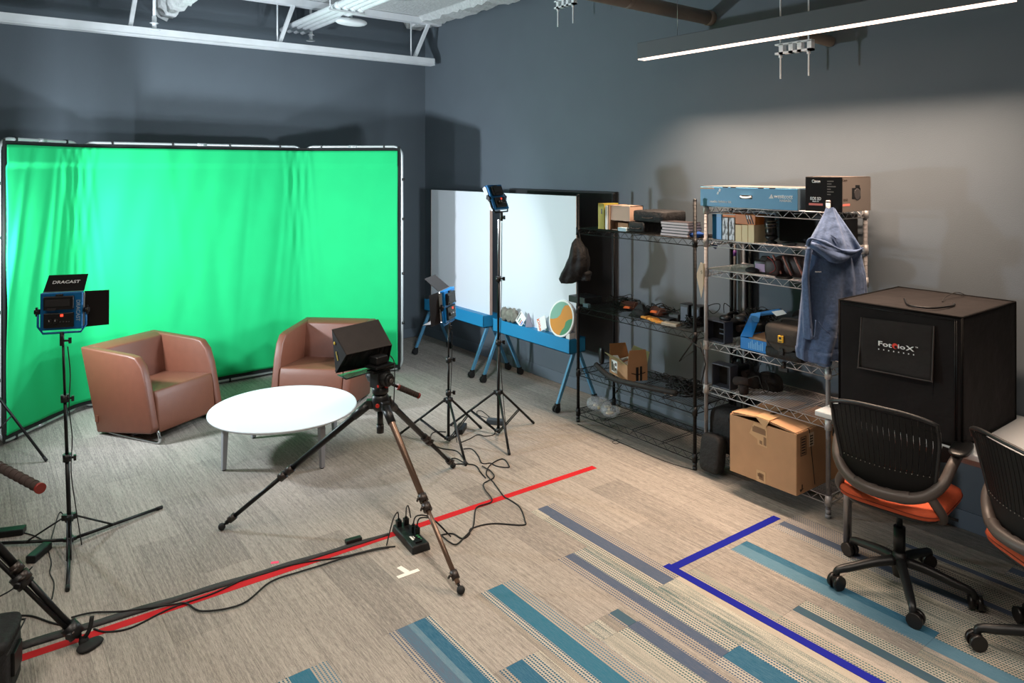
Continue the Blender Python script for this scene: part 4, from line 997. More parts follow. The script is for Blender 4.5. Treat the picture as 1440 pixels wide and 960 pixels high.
# drawstring bag on the front left post
bt = Vector((BX0-.02, BY1+.01, 0)); db = thing('drawstring_bag', (bt.x-.04, bt.y+.01, 1.15), 'black drawstring backpack hanging from the black rack beside the whiteboard', 'bag')
q = MB(); N_ = 40; rows = [(335,809,815,.012),(342,804,820,.03),(350,802,826,.045),(362,799,829,.06),(374,794,829,.065),(384,789,826,.065),(392,786,818,.055),(398,789,806,.03)]; vs = []; K = []
for a0, a1 in zip(rows, rows[1:]):
    for j in range(4): K.append([a0[c]*(1-j/4)+a1[c]*j/4 for c in range(4)])
K.append(list(rows[-1]))
for j,(y,l,r_,dp) in enumerate(K):
    v = j/len(K); c = PX((l+r_)/2, y, 3.93); hw_ = (r_-l)/2*(c.x*FX+c.y*FY)/FPX
    for i in range(N_):
        a = 2*math.pi*i/N_; rp = 1+.13*math.sin(5*a+v*4)+.09*math.sin(9*a-v*9)+.05*math.sin(v*30+a*2)
        vs.append(c+Vector((RX,RY,0))*math.cos(a)*hw_*(1+.2*(rp-1))+Vector((FX,FY,0))*math.sin(a)*dp*rp)
q.add(vs, [(j*N_+i,j*N_+(i+1)%N_,(j+1)*N_+(i+1)%N_,(j+1)*N_+i) for j in range(len(K)-1) for i in range(N_)]+[tuple(range(N_))[::-1],tuple((len(K)-1)*N_+i for i in range(N_))], True); q.build('sack', fabric_blk, db)
q = MB(); q.tube(smooth_path([PX(812,338,3.94), (BX0+.005,BY1+.02,1.56), (BX0+.014,BY1-.005,1.585), (BX0-.006,BY1-.014,1.55), PX(818,345,3.94)],5), .004, 6); q.build('drawstring', rubber, db)
q = MB(); q.tube(smooth_path([PX(808,342,3.915),PX(799,368,3.90),PX(791,386,3.90)],5), .004, 6); q.build('shoulder_cord', rubber, db)
q = MB(); c = PX(823,386,4.0); q.superell(c,(.04,.05,.045),.8,18,10,None,lambda p: p*(1+.15*math.sin(p.z*120)+.1*math.sin(p.y*150))); q.build('side_bundle', fabric_blk, db)
# ---- black rack, second shelf
z = TOP(BL[1])
simple('equipment_case', (4.15, yat(823,4.15), z), (.2,.2,.055), plastic, 'flat black equipment case at the left end of the second black shelf', 'case', bevel=.006)
simple('slate_box', (4.0, 4.25, z), (.03,.06,.03), mat('teal_slate',(40,66,74),.6), 'small slate coloured box on the second black shelf corner', 'box')
heap('cable_heap', (4.17,4.02,z), (.14,.16), .10, 22, 'heap of black cables left on the second shelf of the black rack', seed=3)
heap('cable_heap', (4.2,3.62,z), (.12,.22), .09, 20, 'low heap of dark cables along the middle of the second black shelf', seed=4)
heap('cable_heap', (4.1,3.26,z), (.1,.09), .08, 24, 'tangle of black cables at the right end of the second black shelf', seed=5)
def pleat(c, rz, label):
    t = thing('leather_pouch', c, label, 'pouch', None, rz); q = MB(); q.superell((0,0,.028),(.05,.075,.028),.7,24,10); q.build('pouch', mat('rust_leather',(96,52,38),.6), t, local=True)
    q = MB()
    for k in range(7): q.tube(smooth_path([(-.045,-.06+.02*k,.02),(-.02,-.06+.02*k,.052),(.02,-.06+.02*k,.055)],3),.003,5)
    q.build('stitching', mat('pale_stitch',(150,110,90),.7), t, local=True)
pleat((4.16,3.93,z+.02), .2, 'left rust-brown stitched pouch among the cables on the black rack')
pleat((4.14,3.62,z+.02), -.3, 'right rust-brown stitched pouch among the cables on the black rack')
for i,(px_,py_,nm) in enumerate(((882,432,'orange clip beside the left pouch on the second black shelf'),(920,438,'orange clip beside the right pouch on the second black shelf'))):
    p = PX(px_,py_,4.02); q = MB(); q.cbox(p,(.02,.045,.015),.3); q.cbox(p+Vector((0,.02,-.006)),(.012,.03,.01),.9); tag(q.build('orange_clip', mat('orange_plastic',(226,106,36),.5), bevel=.002), nm, 'clip')
q = MB(); c = Vector((4.06,3.72,z)); q.frustum([c+Vector(v) for v in ((-.05,-.09,0),(-.05,.09,0),(.05,.08,0),(.05,-.08,0))],[c+Vector(v) for v in ((-.01,-.02,.1),(-.01,.02,.1),(.012,.02,.1),(.012,-.02,.1))]); q.superell(c+Vector((0,.0,.03)),(.052,.075,.035),.8)
tag(q.build('black_pouch', fabric_blk, bevel=.004), 'black pyramid-shaped pouch at the front of the second black shelf', 'pouch')
q = MB(); rr = random.Random(8)
for k in range(6): q.cbox((4.03+rr.uniform(-.02,.03), 3.525+.028*k-.02, z+.008+.005*(k%3)), (.06,.05,.014), rr.uniform(-.6,.6))
tag(q.build('foam_pad', mat('yellow_foam',(226,160,70),.85)), 'orange-yellow foam pieces at the front of the second black shelf', 'foam', kind='stuff')
simple('grey_sleeve', (4.03,3.40,z), (.09,.12,.02), mat('pale_sleeve',(168,158,140),.7), 'pale grey sleeve beside the orange foam on the black rack', 'sleeve', rz=.2)
for i,(ya_,nm) in enumerate(((3.36,'left black speaker cube standing at the right of the second black shelf'),(3.26,'right black speaker cube standing at the right of the second black shelf'))):
    t = boxthing('speaker_cube', (4.12,ya_-.04,z), (4.22,ya_+.04,z+.145), plastic, nm, 'speaker', bevel=.006)
    q = MB(); q.box((-.052,-.03,.02),(-.0502,.03,.125)); q.build('front_panel', mat('grey_panel',(78,84,98),.4), t, local=True)
simple('grey_charger', (4.16,3.46,z), (.08,.09,.06), mat('dark_grey_plastic',(58,58,58),.5), 'dark grey charger block left of the speaker cubes', 'charger', bevel=.006)
simple('charger_base', (4.08,3.48,z), (.07,.1,.035), plastic, 'flat black charger in front of the grey charger block', 'charger', bevel=.006)
# ---- black rack, third shelf: open carton, long tube, cables
z = TOP(BL[2]); a_, b2_ = 4.0, 4.23
oc = thing('open_carton', (4.12,3.98,z), 'open cardboard carton with torn flaps on the third shelf of the black rack', 'carton')
L0 = PX(853,516,4.04); F0 = PX(888,533,4.0); R0 = PX(914,535,4.1)
c0, c1, c2 = Vector((4.11,4.10,z)), Vector((4.035,3.835,z)), Vector((4.19,3.775,z)); c3 = c0+(c2-c1); hC = .125
def wall2(a, b, h, m, nm, th_=.004):
    n = Vector(((b-a).y, -(b-a).x, 0)).normalized()*th_/2; q = MB(); q.frustum([a-n,b-n,b+n,a+n],[p+UP*h for p in (a-n,b-n,b+n,a+n)]); return q.build(nm, m, oc)
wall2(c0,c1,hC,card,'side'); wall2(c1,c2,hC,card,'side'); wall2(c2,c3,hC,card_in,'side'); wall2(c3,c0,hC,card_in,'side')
def flap(a, b, out, m, nm='flap'):
    o1 = Vector(out); n = (b-a).cross(o1).normalized()*.002; k = (b-a)*.08; q = MB(); q.frustum([a-n,b-n,b-k+o1-n,a+k+o1-n],[a+n,b+n,b-k+o1+n,a+k+o1+n]); q.build(nm, m, oc)
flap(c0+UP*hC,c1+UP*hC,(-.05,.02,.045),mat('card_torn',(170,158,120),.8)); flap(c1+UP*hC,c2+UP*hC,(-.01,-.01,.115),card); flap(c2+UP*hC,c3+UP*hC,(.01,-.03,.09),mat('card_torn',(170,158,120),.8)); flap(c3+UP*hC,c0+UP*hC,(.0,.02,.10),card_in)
q = MB(); rr = random.Random(11)
for k in range(7): p = c0.lerp(c2,.2+.1*k)+UP*(hC-.03+rr.uniform(0,.05)); q.cbox(p,(.07,.05,.006),rr.uniform(0,3),Matrix.Rotation(rr.uniform(-.8,.8),4,'X')@Matrix.Rotation(rr.uniform(0,3),4,'Z'))
q.build('packing_paper', paper, oc, kind='stuff')
def decal(a, b, u0, u1, v0, v1, m, nm, par, off=.0035):
    n = Vector(((b-a).y, -(b-a).x, 0)).normalized(); n = n if n.dot(a-Vector((0,0,0))) < 0 else -n
    q = MB(); P = [a.lerp(b,u0)+UP*v0, a.lerp(b,u1)+UP*v0, a.lerp(b,u1)+UP*v1, a.lerp(b,u0)+UP*v1]; q.frustum([p+n*(off-.0008) for p in P],[p+n*off for p in P]); return q.build(nm, m, par)
lb = decal(c0,c1,.12,.45,.02,.115,print_w,'label',oc)
for k,(u0,u1,v0,v1) in enumerate(((.15,.21,.03,.10),(.25,.30,.03,.09),(.34,.41,.04,.06),(.34,.41,.075,.1))): decal(c0,c1,u0,u1,v0,v1,print_dk,'label_print',oc,.0042)
decal(c1,c2,.42,.55,0,.105,blackm,'black_tape',oc); decal(c1,c2,.62,.73,0,.11,blackm,'black_tape',oc)
q = MB(); n = Vector((-.75,-.66,0)); q.tube([c1.lerp(c2,u)+UP*(.062-.012*math.sin((u-.2)/.7*math.pi)-.0)+n*.004 for u in [.2+.07*i for i in range(11)]], .003, 5); q.build('smile_arrow', blackm, oc)
decal(c1,c2,.32,.42,.15,.175,print_dk,'square_print',oc)
q = MB(); P_ = [PX(838,512,3.97), PX(850,524,3.95), PX(862,533,3.95), PX(872,538,3.95), PX(905,543,3.96), PX(943,551,4.0), PX(950,553,4.02)]
P_ = [Vector((p.x, p.y, max(p.z, z+.022))) for p in P_]; q.tube(smooth_path(P_,5), .02, 12)
lt = tag(q.build('padded_tube', mat('tube_fabric',(11,11,12),.7,bump=.3,bscale=100)), 'long black padded slider arm lying along the front of the third black shelf', 'slider')
q = MB(); q.superell(PX(846,500,4.18),(.02,.022,.07),.6); tag(q.build('black_clamp', plastic), 'black clamp standing left of the open carton', 'clamp')
heap('cable_heap', (4.15,3.35,z), (.15,.18), .11, 34, 'big tangle of black cables at the right of the third black shelf', seed=6)
heap('cable_heap', (4.3,3.6,z), (.07,.2), .06, 12, 'flat run of black cables behind the tube on the third black shelf', seed=7)
heap('chrome_bits', (4.04,3.44,z), (.04,.07), .025, 6, 'small chrome fittings in front of the cable tangle on the black rack', m=chrome, cat='fittings', seed=9, rad=.006)
q = MB(); p = PX(868,549,3.99); q.cyl(PX(874,541,3.99),p,.004,n=8); q.cyl(p,PX(865,553,3.99),.008,.004,n=8); tag(q.build('hanging_clip', black), 'small black clip hanging under the third shelf of the black rack', 'clip')
q = MB(); s0_ = PX(984,420,3.96)
for pts in ([(976,478),(955,508),(977,492)],[(985,480),(992,512),(986,540)],[(960,470),(985,490),(990,500)]): q.tube([PX(x_,y_,3.965) for x_,y_ in pts], .005, 6)
tag(q.build('hanging_strap', fabric_blk), 'black strap dangling between the black rack and the silver rack', 'strap')
# ---- black rack, bottom shelf
z = TOP(BL[3])
bgb = thing('plastic_bag', (4.1,4.15,z), 'clear plastic bag of small fittings on the bottom shelf of the black rack', 'bag')
q = MB(); rr = random.Random(4)
for c,r3 in (((4.08,4.2,z+.05),(.08,.09,.05)),((4.05,4.04,z+.04),(.06,.075,.04))): q.superell(c, r3, .8, 18, 10, None, lambda p: p*(1+.14*math.sin(p.x*90+p.y*60)+rr.uniform(-.05,.05)))
q.build('wrap', clear, bgb)
q = MB()
for k in range(8): q.cbox((4.06+rr.uniform(-.04,.04),4.08+.02*k-.02,z+.03+rr.uniform(-.01,.02)),(.02,.02,.012),rr.uniform(0,3))
q.lathe((4.03,4.02,z+.03),[(.03,0),(.03,.008),(.022,.008)],18); q.build('fittings', mat('cream_plastic',(196,180,150),.5), bgb, kind='stuff')
q = MB(); q.cbox(PX(846,553,4.1),(.09,.05,.03),.4); tag(q.build('black_adapter', plastic, bevel=.004), 'black adapter lying at the left end of the bottom black shelf', 'adapter') if False else None
cord(None, 'thin black cord lying on the carpet in front of the black rack', r=.0025, world=[G(812,596,.003),G(850,612,.003),G(900,634,.003),G(940,650,.003),G(974,660,.003)])
cord(None, 'short curl of thin cord on the carpet before the black rack', r=.002, world=[G(870,617,.003),G(861,621,.003),G(866,624,.003),G(871,622,.003)])
# ================================================================ silver rack
FXX = SX0 - .004
def sy(px, x=4.06): return PX(px, 300, x).y
z = TOP(SL_[0])
# light blue lighting-kit box
ya, yb2 = sy(1121.5, 4.03), sy(983.5, 4.02); zt_ = PX(1060,264,4.03).z
kt = thing('lighting_kit_box', (4.2,(ya+yb2)/2,z), 'long light blue lighting kit carton on top of the silver rack', 'box')
q = MB(); q.box((4.03,ya,z),(4.47,yb2,zt_)); q.build('carton', boxblue, kt, bevel=.003)
q = MB(); q.box((4.032,ya+.002,zt_),(4.235,yb2-.004,zt_+.004)); q.box((4.245,ya+.002,zt_),(4.468,yb2-.004,zt_+.004)); q.build('top_flaps', mat('lid_grey',(100,97,95),.8,noise=.08,nscale=6,stretch=(1,.15,1)), kt)
q = MB(); q.box((4.031,ya-.0012,z+.001),(4.469,ya-.0002,zt_-.001)); q.build('end_panel', mat('slate_band',(66,84,98),.6), kt)
def onfront(px, py, x): p = PX(px,py,x); return basis(p,(0,-1,0),(0,0,1))
def ft(s, px, py, hpx, x, m, par, wpx=None, nm='lettering', shear=0):
    p = PX(px,py,x); zz = p.x*FX+p.y*FY; wd = None
    if wpx: wd = abs(PX(px-wpx/2,py,x).y-PX(px+wpx/2,py,x).y)
    mt = basis(p,(0,-1,0),(0,0,1)); return text(s, hpx*zz/FPX*1.35, mt, m, par, nm, shear=shear, width=wd)
ft('westcott',1101,276.5,5.6,4.0283,print_w,kt,27,shear=.1)
q = MB(); a = PX(1081,279,4.0283); b_ = PX(1085,273,4.0283); c = PX(1088,279,4.0283); q.prism([a,b_,c],(-.0008,0,0)); q.build('logo_triangle',print_w,kt)
ft('HABASIC',1105,282.3,3.6,4.0283,print_w,kt,17)
ft('studio lighting kit',1013,283.5,3.4,4.0283,print_w,kt,30)
q = MB(); 
for (x_,y_) in ((1012,267.5),(1009.5,271.5)): p = PX(x_,y_,4.029); q.cbox(p,(.002,.012,.018),m=Matrix.Rotation(.5,4,'X'))
p0,p1 = PX(985,264.6,4.029),PX(1004,264,4.029); q.build('torn_spot', print_w, kt)
q = MB(); q.box((4.0275,p1.y,p1.z-.008),(4.0297,p0.y,p1.z)); q.build('tape_scrap', mat('tape_tan',(224,170,128),.6), kt)
p = PX(1049,277,4.029); q = MB(); q.box((4.0285,p.y-.045,p.z-.012),(4.0298,p.y+.045,p.z+.012)); hh = q.build('handle_slot', mat('slot_dark',(60,54,50),.7), kt)
q = MB(); q.tube(smooth_path([(4.028,p.y-.04,p.z+.002),(4.02,p.y-.02,p.z-.004),(4.02,p.y+.02,p.z-.004),(4.028,p.y+.04,p.z+.002)],4),.0055,8); q.build('handle', print_w, hh)
q = MB()
for px_ in (1020,1031,1070,1086): p = PX(px_,263.5,4.029); q.box((4.027,p.y-.02,zt_-.004),(4.0299,p.y+.02,zt_+.001))
q.build('lid_tab_gap', mat('slot_dark',(60,54,50),.7), kt)
# camera carton
blkbox = mat('black_carton',(26,20,19),.7,spec=.2); gbox = mat('grey_carton',(104,96,90),.55)
F_ = (PX(1132.5,290,4.06)); Cc = PX(1183,296,4.05); yc0 = Cc.y; yc1 = F_.y; zt_ = PX(1158,249,4.06).z
cbx = thing('camera_carton', (4.2,(yc0+yc1)/2,z), 'black and grey camera carton on top of the silver rack at right', 'box')
dx = .335
q = MB(); q.box((4.06,yc0,z),(4.06+dx,yc1,zt_)); q.build('carton', blkbox, cbx, bevel=.002)
q = MB(); q.box((4.062,yc0-.0015,z+.002),(4.06+dx,yc0-.0003,zt_-.002)); q.build('grey_side', gbox, cbx)
q = MB(); q.box((4.064,yc0+.003,zt_),(4.06+dx-.004,yc1-.004,zt_+.003)); q.build('lid', mat('lid_cream',(96,84,76),.8), cbx)
ft('Canon',1147.5,255,4.6,4.0588,print_w,cbx,11.5)
ft('EOS 5D',1147,279.3,4.2,4.0588,print_w,cbx,15); ft('Mark IV',1147,283,2.2,4.0588,print_w,cbx,9)
p0,p1 = PX(1137.5,286.8,4.0588),PX(1157,286.8,4.0588); q = MB(); q.box((4.0583,p1.y,p0.z-.0065),(4.0592,p0.y,p0.z+.0065)); q.build('red_bar', mat('salmon_print',(230,120,108),.6), cbx)
for k,(s_,w_) in enumerate((('Camera body',9),('EF 24-105',6),('Appareil photo',12),('Boitier',5),('Camara',9),('Cuerpo',5))):
    q = MB(); pp = PX(1163.2,254.8+k*3.7,4.0588); p2 = PX(1163.2+w_,254.8+k*3.7,4.0588); q.box((4.0583,p2.y,pp.z-.003),(4.0592,pp.y,pp.z+.003)); q.build('print_line', mat('faint_print',(120,108,100),.6), cbx)
def side(px,py): return PY(px,py,yc0-.0018)
mS2 = lambda px,py: basis(side(px,py),(1,0,0),(0,0,1))
text('Canon',.02,mS2(1188,253.5),print_dk,cbx); text('EOS 5D',.02,mS2(1189,281.5),print_dk,cbx,width=.05)
q = MB(); a=side(1185,288.5); b_=side(1195,288.5); q.box((a.x,yc0-.0024,a.z-.006),(b_.x,yc0-.0016,a.z+.006)); q.build('red_bar', mat('salmon_print',(230,120,108),.6), cbx)
q = MB(); a=side(1198,280); b_=side(1210,264)
q.box((a.x,yc0-.0026,a.z),(b_.x,yc0-.0018,b_.z)); c=side(1206,262); q.box((c.x-.025,yc0-.0026,c.z-.02),(c.x+.025,yc0-.0018,c.z+.008)); q.build('camera_print', black, cbx, bevel=.0003)
q = MB(); c=side(1205.5,273); q.lathe(c+Vector((0,-.0008,0)),[(.036,0),(.036,.0006),(.03,.0008)],24,Matrix.Rotation(math.pi/2,3,'X')); q.build('lens_print', mat('lens_grey',(60,56,56),.4), cbx)
# ---- second silver shelf
z = TOP(SL_[1])
def sst(name, pxa, pxb, ytop, x0, dep, m, label, cat, group=None, zz=None):
    zz = z if zz is None else zz; ya, yb4 = PX(pxb,300,x0).y, PX(pxa,300,x0).y; ht = PX((pxa+pxb)/2,ytop,x0).z - zz
    t = boxthing(name, (x0, ya+.0006, zz), (x0+dep, yb4-.0006, zz+ht), m, label, cat, group, bevel=.0015); return t, (ya, yb4, zz+ht)
b1,_ = sst('blue_book',1001.5,1007,300.5,4.08,.2,mat('book_blue',(28,120,176),.5),'darker blue book, first on the left of the second silver shelf','book')
q = MB(); q.box((-.1006,-.0165,.155),(-.0998,.0165,.162)); q.box((-.1006,-.0165,.168),(-.0998,.0165,.171)); q.build('spine_stripe', mat('navy_print',(24,60,110),.5), b1, local=True)
b1,_ = sst('blue_book',1007.3,1014.5,301,4.08,.2,mat('book_light_blue',(110,172,224),.5),'lighter blue book beside the darker one on the silver rack','book')
q = MB(); q.box((-.1006,-.02,.155),(-.0998,.02,.160)); q.build('spine_stripe', mat('pale_print',(150,180,200),.5), b1, local=True)
pm = bpy.data.materials.new('photo_print'); pm.use_nodes=True; nt=pm.node_tree; tn=nt.nodes.new('ShaderNodeTexNoise'); tn.inputs['Scale'].default_value=28; tn.inputs['Detail'].default_value=3; tcn=nt.nodes.new('ShaderNodeTexCoord'); mpn=nt.nodes.new('ShaderNodeMapping'); mpn.inputs['Scale'].default_value=(1,1.6,.6)
nt.links.new(tcn.outputs['Object'],mpn.inputs[0]); nt.links.new(mpn.outputs[0],tn.inputs[0]); cr=nt.nodes.new('ShaderNodeValToRGB'); cr.color_ramp.elements[0].position=.44; cr.color_ramp.elements[0].color=(.03,.03,.035,1); cr.color_ramp.elements[1].position=.56; cr.color_ramp.elements[1].color=(.75,.76,.8,1); nt.links.new(tn.outputs[0],cr.inputs[0]); nt.links.new(cr.outputs[0],nt.nodes['Principled BSDF'].inputs[0])
for pa_,pb_,w_ in ((1015.8,1024.5,'left'),(1025.3,1033.5,'right')):
    t,(ya_,yb_4,zt_) = sst('photo_box',pa_,pb_,305.5,4.07,.14,mat('photo_box_side',(120,110,100),.6),w_+' upright box with a black and white photo front on the second silver shelf','box')
    q = MB(); q.box((4.0685,ya_+.006,z+.003),(4.0698,yb_4-.001,zt_-.003)); q.build('photo_front', pm, t)
zt2 = zt_
for k,(pa_,pb_,w_) in enumerate(((1034,1042.5,'left'),(1043,1051.5,'middle'),(1052,1060.5,'right'))):
    t,(ya_,yb_4,zt_) = sst('cream_box',pa_,pb_,316,4.06,.15,cream,w_+' one of three cream cartons under the orange box on the silver rack','box')
z3 = zt_+.001
ob = boxthing('orange_box',(4.05,sy(1062,4.05),z3),(4.21,sy(1034,4.05),PX(1048,301.5,4.05).z),mat('orange_box',(206,118,52),.5),'orange box with slanting black and white stripes on top of the cream cartons','box')
hO = PX(1048,301.5,4.05).z - z3; wO = sy(1034,4.05)-sy(1062,4.05)
q = MB()
for i,(m_i) in enumerate((0,)):
    for k in range(3): y0 = .0-.018*k; q.prism([(-.0808,y0,hO-.002),(-.0808,y0-.009,hO-.002),(-.0808,y0-.009-.022,.004),(-.0808,y0-.022,.004)],(.0007,0,0))
q.build('slant_stripes', mat('dark_stripe',(50,30,22),.6), ob, local=True)
q = MB()
for k in range(2): y0 = -.0095-.018*k; q.prism([(-.081,y0,hO-.003),(-.081,y0-.007,hO-.003),(-.081,y0-.013,hO*.55),(-.081,y0-.006,hO*.55)],(.0007,0,0))
q.build('white_stripes', print_w, ob, local=True)
t = boxthing('flat_orange_box',(4.06,sy(1033.8,4.06),zt2+.001),(4.2,sy(1016,4.06),PX(1025,299.8,4.06).z),mat('orange_box2',(226,126,50),.5),'flat orange box on the two photo-front boxes','box')
def mug_lens(px, label, ytop=301):
    x = 4.12; p = PX(px, 330, x); ht = PX(px,ytop,x).z - z; s = thing('camera_lens', (x,p.y,z), label, 'lens'); q = MB(); c = Vector((x,p.y,z))
    q.lathe(c,[(.034,0),(.036,.004),(.036,.01),(.018,.018),(.018,.022),(.036,.03),(.04,.05)],26); q.build('base', plastic, s)
    q = MB(); R_ = Matrix.Rotation(-.12,3,'X'); q.lathe(c+UP*.045,[(.034,0),(.036,.03),(.036,.05),(.034,.055),(.037,.07),(.037,ht-.09),(.033,ht-.085),(.034,ht-.05)],26,R_); q.build('barrel', mat('lens_metal',(34,30,28),.3,.3), s)
    q = MB()
    for k in range(3): q.lathe(c+UP*(.1+.02*k),[(.0378,0),(.0378,.007)],26,R_)
    q.build('focus_ring', mat('ring_bronze',(96,84,72),.35,.5), s)
mug_lens(1085,'upright black lens with a foot on the second shelf of the silver rack')
q = MB(); p = PX(1110,338,4.1); q.lathe((4.1,p.y,z),[(.04,0),(.043,.004),(.043,.014),(.03,.02)],26); q.cbox((4.09,p.y-.03,z+.014),(.04,.04,.012),.3); tag(q.build('lens_cap', mat('cap_grey',(52,50,50),.35)), 'flat dark lens cap lying on the second shelf of the silver rack', 'lens cap')  # loose lens cap lying flat
t = boxthing('black_back_block',(4.3,2.27,z),(4.47,2.72,z+.20),mat('block_black',(14,12,12),.6),'large black block added to fill the back of the second silver shelf','case',bevel=.01)  # plain block added to fill the dark back of this shelf
q = MB(); q.frustum([PX(1004,344,4.06)+Vector(v) for v in ((0,.03,0),(0,-.03,0),(.003,-.03,0),(.003,.03,0))],[PX(1006,350,4.06)+Vector(v) for v in ((0,.004,0),(0,-.004,0),(.003,-.004,0),(.003,.004,0))]); tag(q.build('pennant', mat('navy_cloth',(20,26,60),.8)), 'tiny navy triangular pennant hanging under the second silver shelf', 'pennant')
# ---- third silver shelf: cameras
z = TOP(SL_[2])
def dslr(c, rz, label):
    t = thing('slr_camera', c, label, 'camera', None, rz); L_ = dict(local=True)
    q = MB(); q.box((-.035,-.07,0),(.03,.07,.09)); q.build('body', plastic, t, bevel=.012, seg=3, **L_)
    q = MB(); q.frustum([Vector(v) for v in ((-.03,-.03,.088),(.03,-.025,.088),(.03,.03,.088),(-.03,.035,.088))],[Vector(v) for v in ((-.02,-.018,.118),(.02,-.015,.118),(.02,.02,.118),(-.02,.022,.118))]); q.build('viewfinder_hump', plastic, t, bevel=.005, **L_)
    q = MB(); q.box((-.0375,-.012,.018),(-.034,.055,.068)); sc = q.build('screen', mat('camera_screen',(190,170,200),.15), t, **L_)
    q = MB()
    for y,z_ in ((-.03,.07),(-.035,.05),(-.035,.03),(-.05,.06)): q.cyl((-.035,y,z_),(-.04,y,z_),.006,n=10)
    q.build('buttons', mat('button_grey',(90,88,88),.4), t, **L_)
    q = MB(); q.cyl((.02,0,.045),(.10,0,.045),.034,n=24); q.build('lens', black, t, **L_)
p = PX(1076,384,4.12); dslr((4.13,p.y,z), .1, 'small black SLR camera showing its back screen on the third silver shelf')
q = MB(); p = PX(1060,384,4.1); q.superell((4.1,p.y,z+.02),(.05,.05,.02),.8); tag(q.build('black_pouch', fabric_blk), 'small black pouch left of the SLR camera on the silver rack', 'pouch')
p = PX(1122,380,4.16); cam2 = thing('strapped_camera',(4.17,p.y,z),'dark brown camera bundle wrapped in its strap, half behind the hoodie','camera')
brn = mat('strap_brown',(44,24,22),.55)
q = MB(); q.superell((4.17,p.y-.0,z+.07),(.07,.17,.07),.7,28,12); q.superell((4.12,p.y+.13,z+.055),(.05,.06,.055),.5); q.build('body', brn, cam2)
q = MB()
for k,dy in enumerate((.10,.03,-.05)): q.tube(smooth_path([(4.09,p.y+dy+.03,z+.135),(4.085,p.y+dy,z+.08),(4.09,p.y+dy-.03,z+.02)],5),.007,8)
q.build('strap', mat('strap_copper',(150,96,84),.4), cam2)
q = MB(); q.tube(smooth_path([(4.075,p.y+.16,z+.12),(4.07,p.y+.12,z+.1),(4.07,p.y+.1,z+.05),(4.07,p.y+.14,z+.02)],5),.0025,6); q.build('red_cord', mat('red_cord',(140,44,40),.5), cam2)
q = MB(); p2 = PX(1102,390,4.07); q.lathe((4.075,p2.y,z),[(.05,0),(.052,.005),(.045,.012)],24); tag(q.build('lens_cap', black), 'black lens cap at the front edge of the third silver shelf', 'lens cap')  # another lens cap, at the front edge
# ---- fourth silver shelf
z = TOP(SL_[3])
def camcorder(c, rz, label, w_=.085, h_=.1, lines=True):
    t = thing('camcorder', c, label, 'camera', None, rz); rimm = mat('hood_slate',(58,62,72),.45); L_ = dict(local=True)
    q = MB()
    for (a,b) in (((-.14,-w_,0),(-.05,w_,.01)),((-.14,-w_,2*h_-.06),(-.05,w_,2*h_-.05)),((-.14,-w_,0),(-.05,-w_+.01,2*h_-.05)),((-.14,w_-.01,0),(-.05,w_,2*h_-.05))): q.box(a,b)
    q.build('matte_box', rimm, t, bevel=.006, seg=2, **L_)
    q = MB(); q.box((-.06,-w_+.01,.01),(-.05,w_-.01,2*h_-.06)); q.build('matte_back', blackm, t, **L_)
    if lines:
        q = MB(); q.box((-.064,-w_+.03,.075),(-.06,.02,.082)); q.box((-.064,-w_+.03,.045),(-.06,.02,.052)); q.build('filter_edges', mat('pale_blue_metal',(150,170,200),.3), t, **L_)
    q = MB(); q.box((-.05,-.05,.02),(.13,.05,.13)); q.build('body', plastic, t, bevel=.01, **L_)
    q = MB(); q.tube(smooth_path([(-.02,0,.12),(.0,0,.17),(.09,0,.175),(.11,0,.12)],4),.012,8); q.build('handle', black, t, **L_)
    q = MB(); q.cyl((.0,-.085,.09),(.09,-.085,.09),.022,n=16); q.box((.02,-.085,.08),(.06,-.04,.1)); q.build('microphone', mat('mic_foam',(34,24,22),.9), t, **L_)
    return t
p = PX(1016,478,4.14); camcorder((4.2,p.y,z), -.05, 'black camcorder with a slate square hood on the fourth silver shelf')
heap('cable_heap', (4.38,2.93,z+.1), (.08,.16), .12, 22, 'pile of black cables and gear behind the camcorder on the fourth silver shelf', seed=12)
q = MB(); rr = random.Random(20)
for k in range(7): q.superell((4.36+rr.uniform(-.02,.06),3.05-.045*k,z+.06+rr.uniform(0,.07)),(.06,.05,.05),.6,16,8,Matrix.Rotation(rr.uniform(0,3),3,'Z'))
tag(q.build('camera_gear', plastic), 'jumble of small black camera gear behind the camcorder hood', 'camera gear', kind='stuff')
for px_,nm in ((1020,'left one of two round black caps above the camcorder hood'),(1042,'right one of two round black caps above the camcorder hood')):
    q = MB(); q.superell(PX(px_,447,4.13),(.03,.042,.022),.9,20,10); tag(q.build('lens_cap', mat('cap_dark',(28,26,26),.4)), nm, 'lens cap')  # pair of round lens caps
q = MB(); q.tube(smooth_path([PX(996,430,4.1),PX(1005,427,4.12),PX(1012,428,4.14),PX(1011,435,4.15),PX(1003,441,4.14),PX(997,436,4.12)],5),.003,6); q.tube(smooth_path([PX(1018,440,4.16),PX(1018,428,4.16),PX(1021,427,4.16),PX(1030,434,4.2),PX(1040,437,4.25)],5),.003,6)
tag(q.build('looped_cable', rubber), 'thin black cable looping up above the gear on the fourth silver shelf', 'cord')
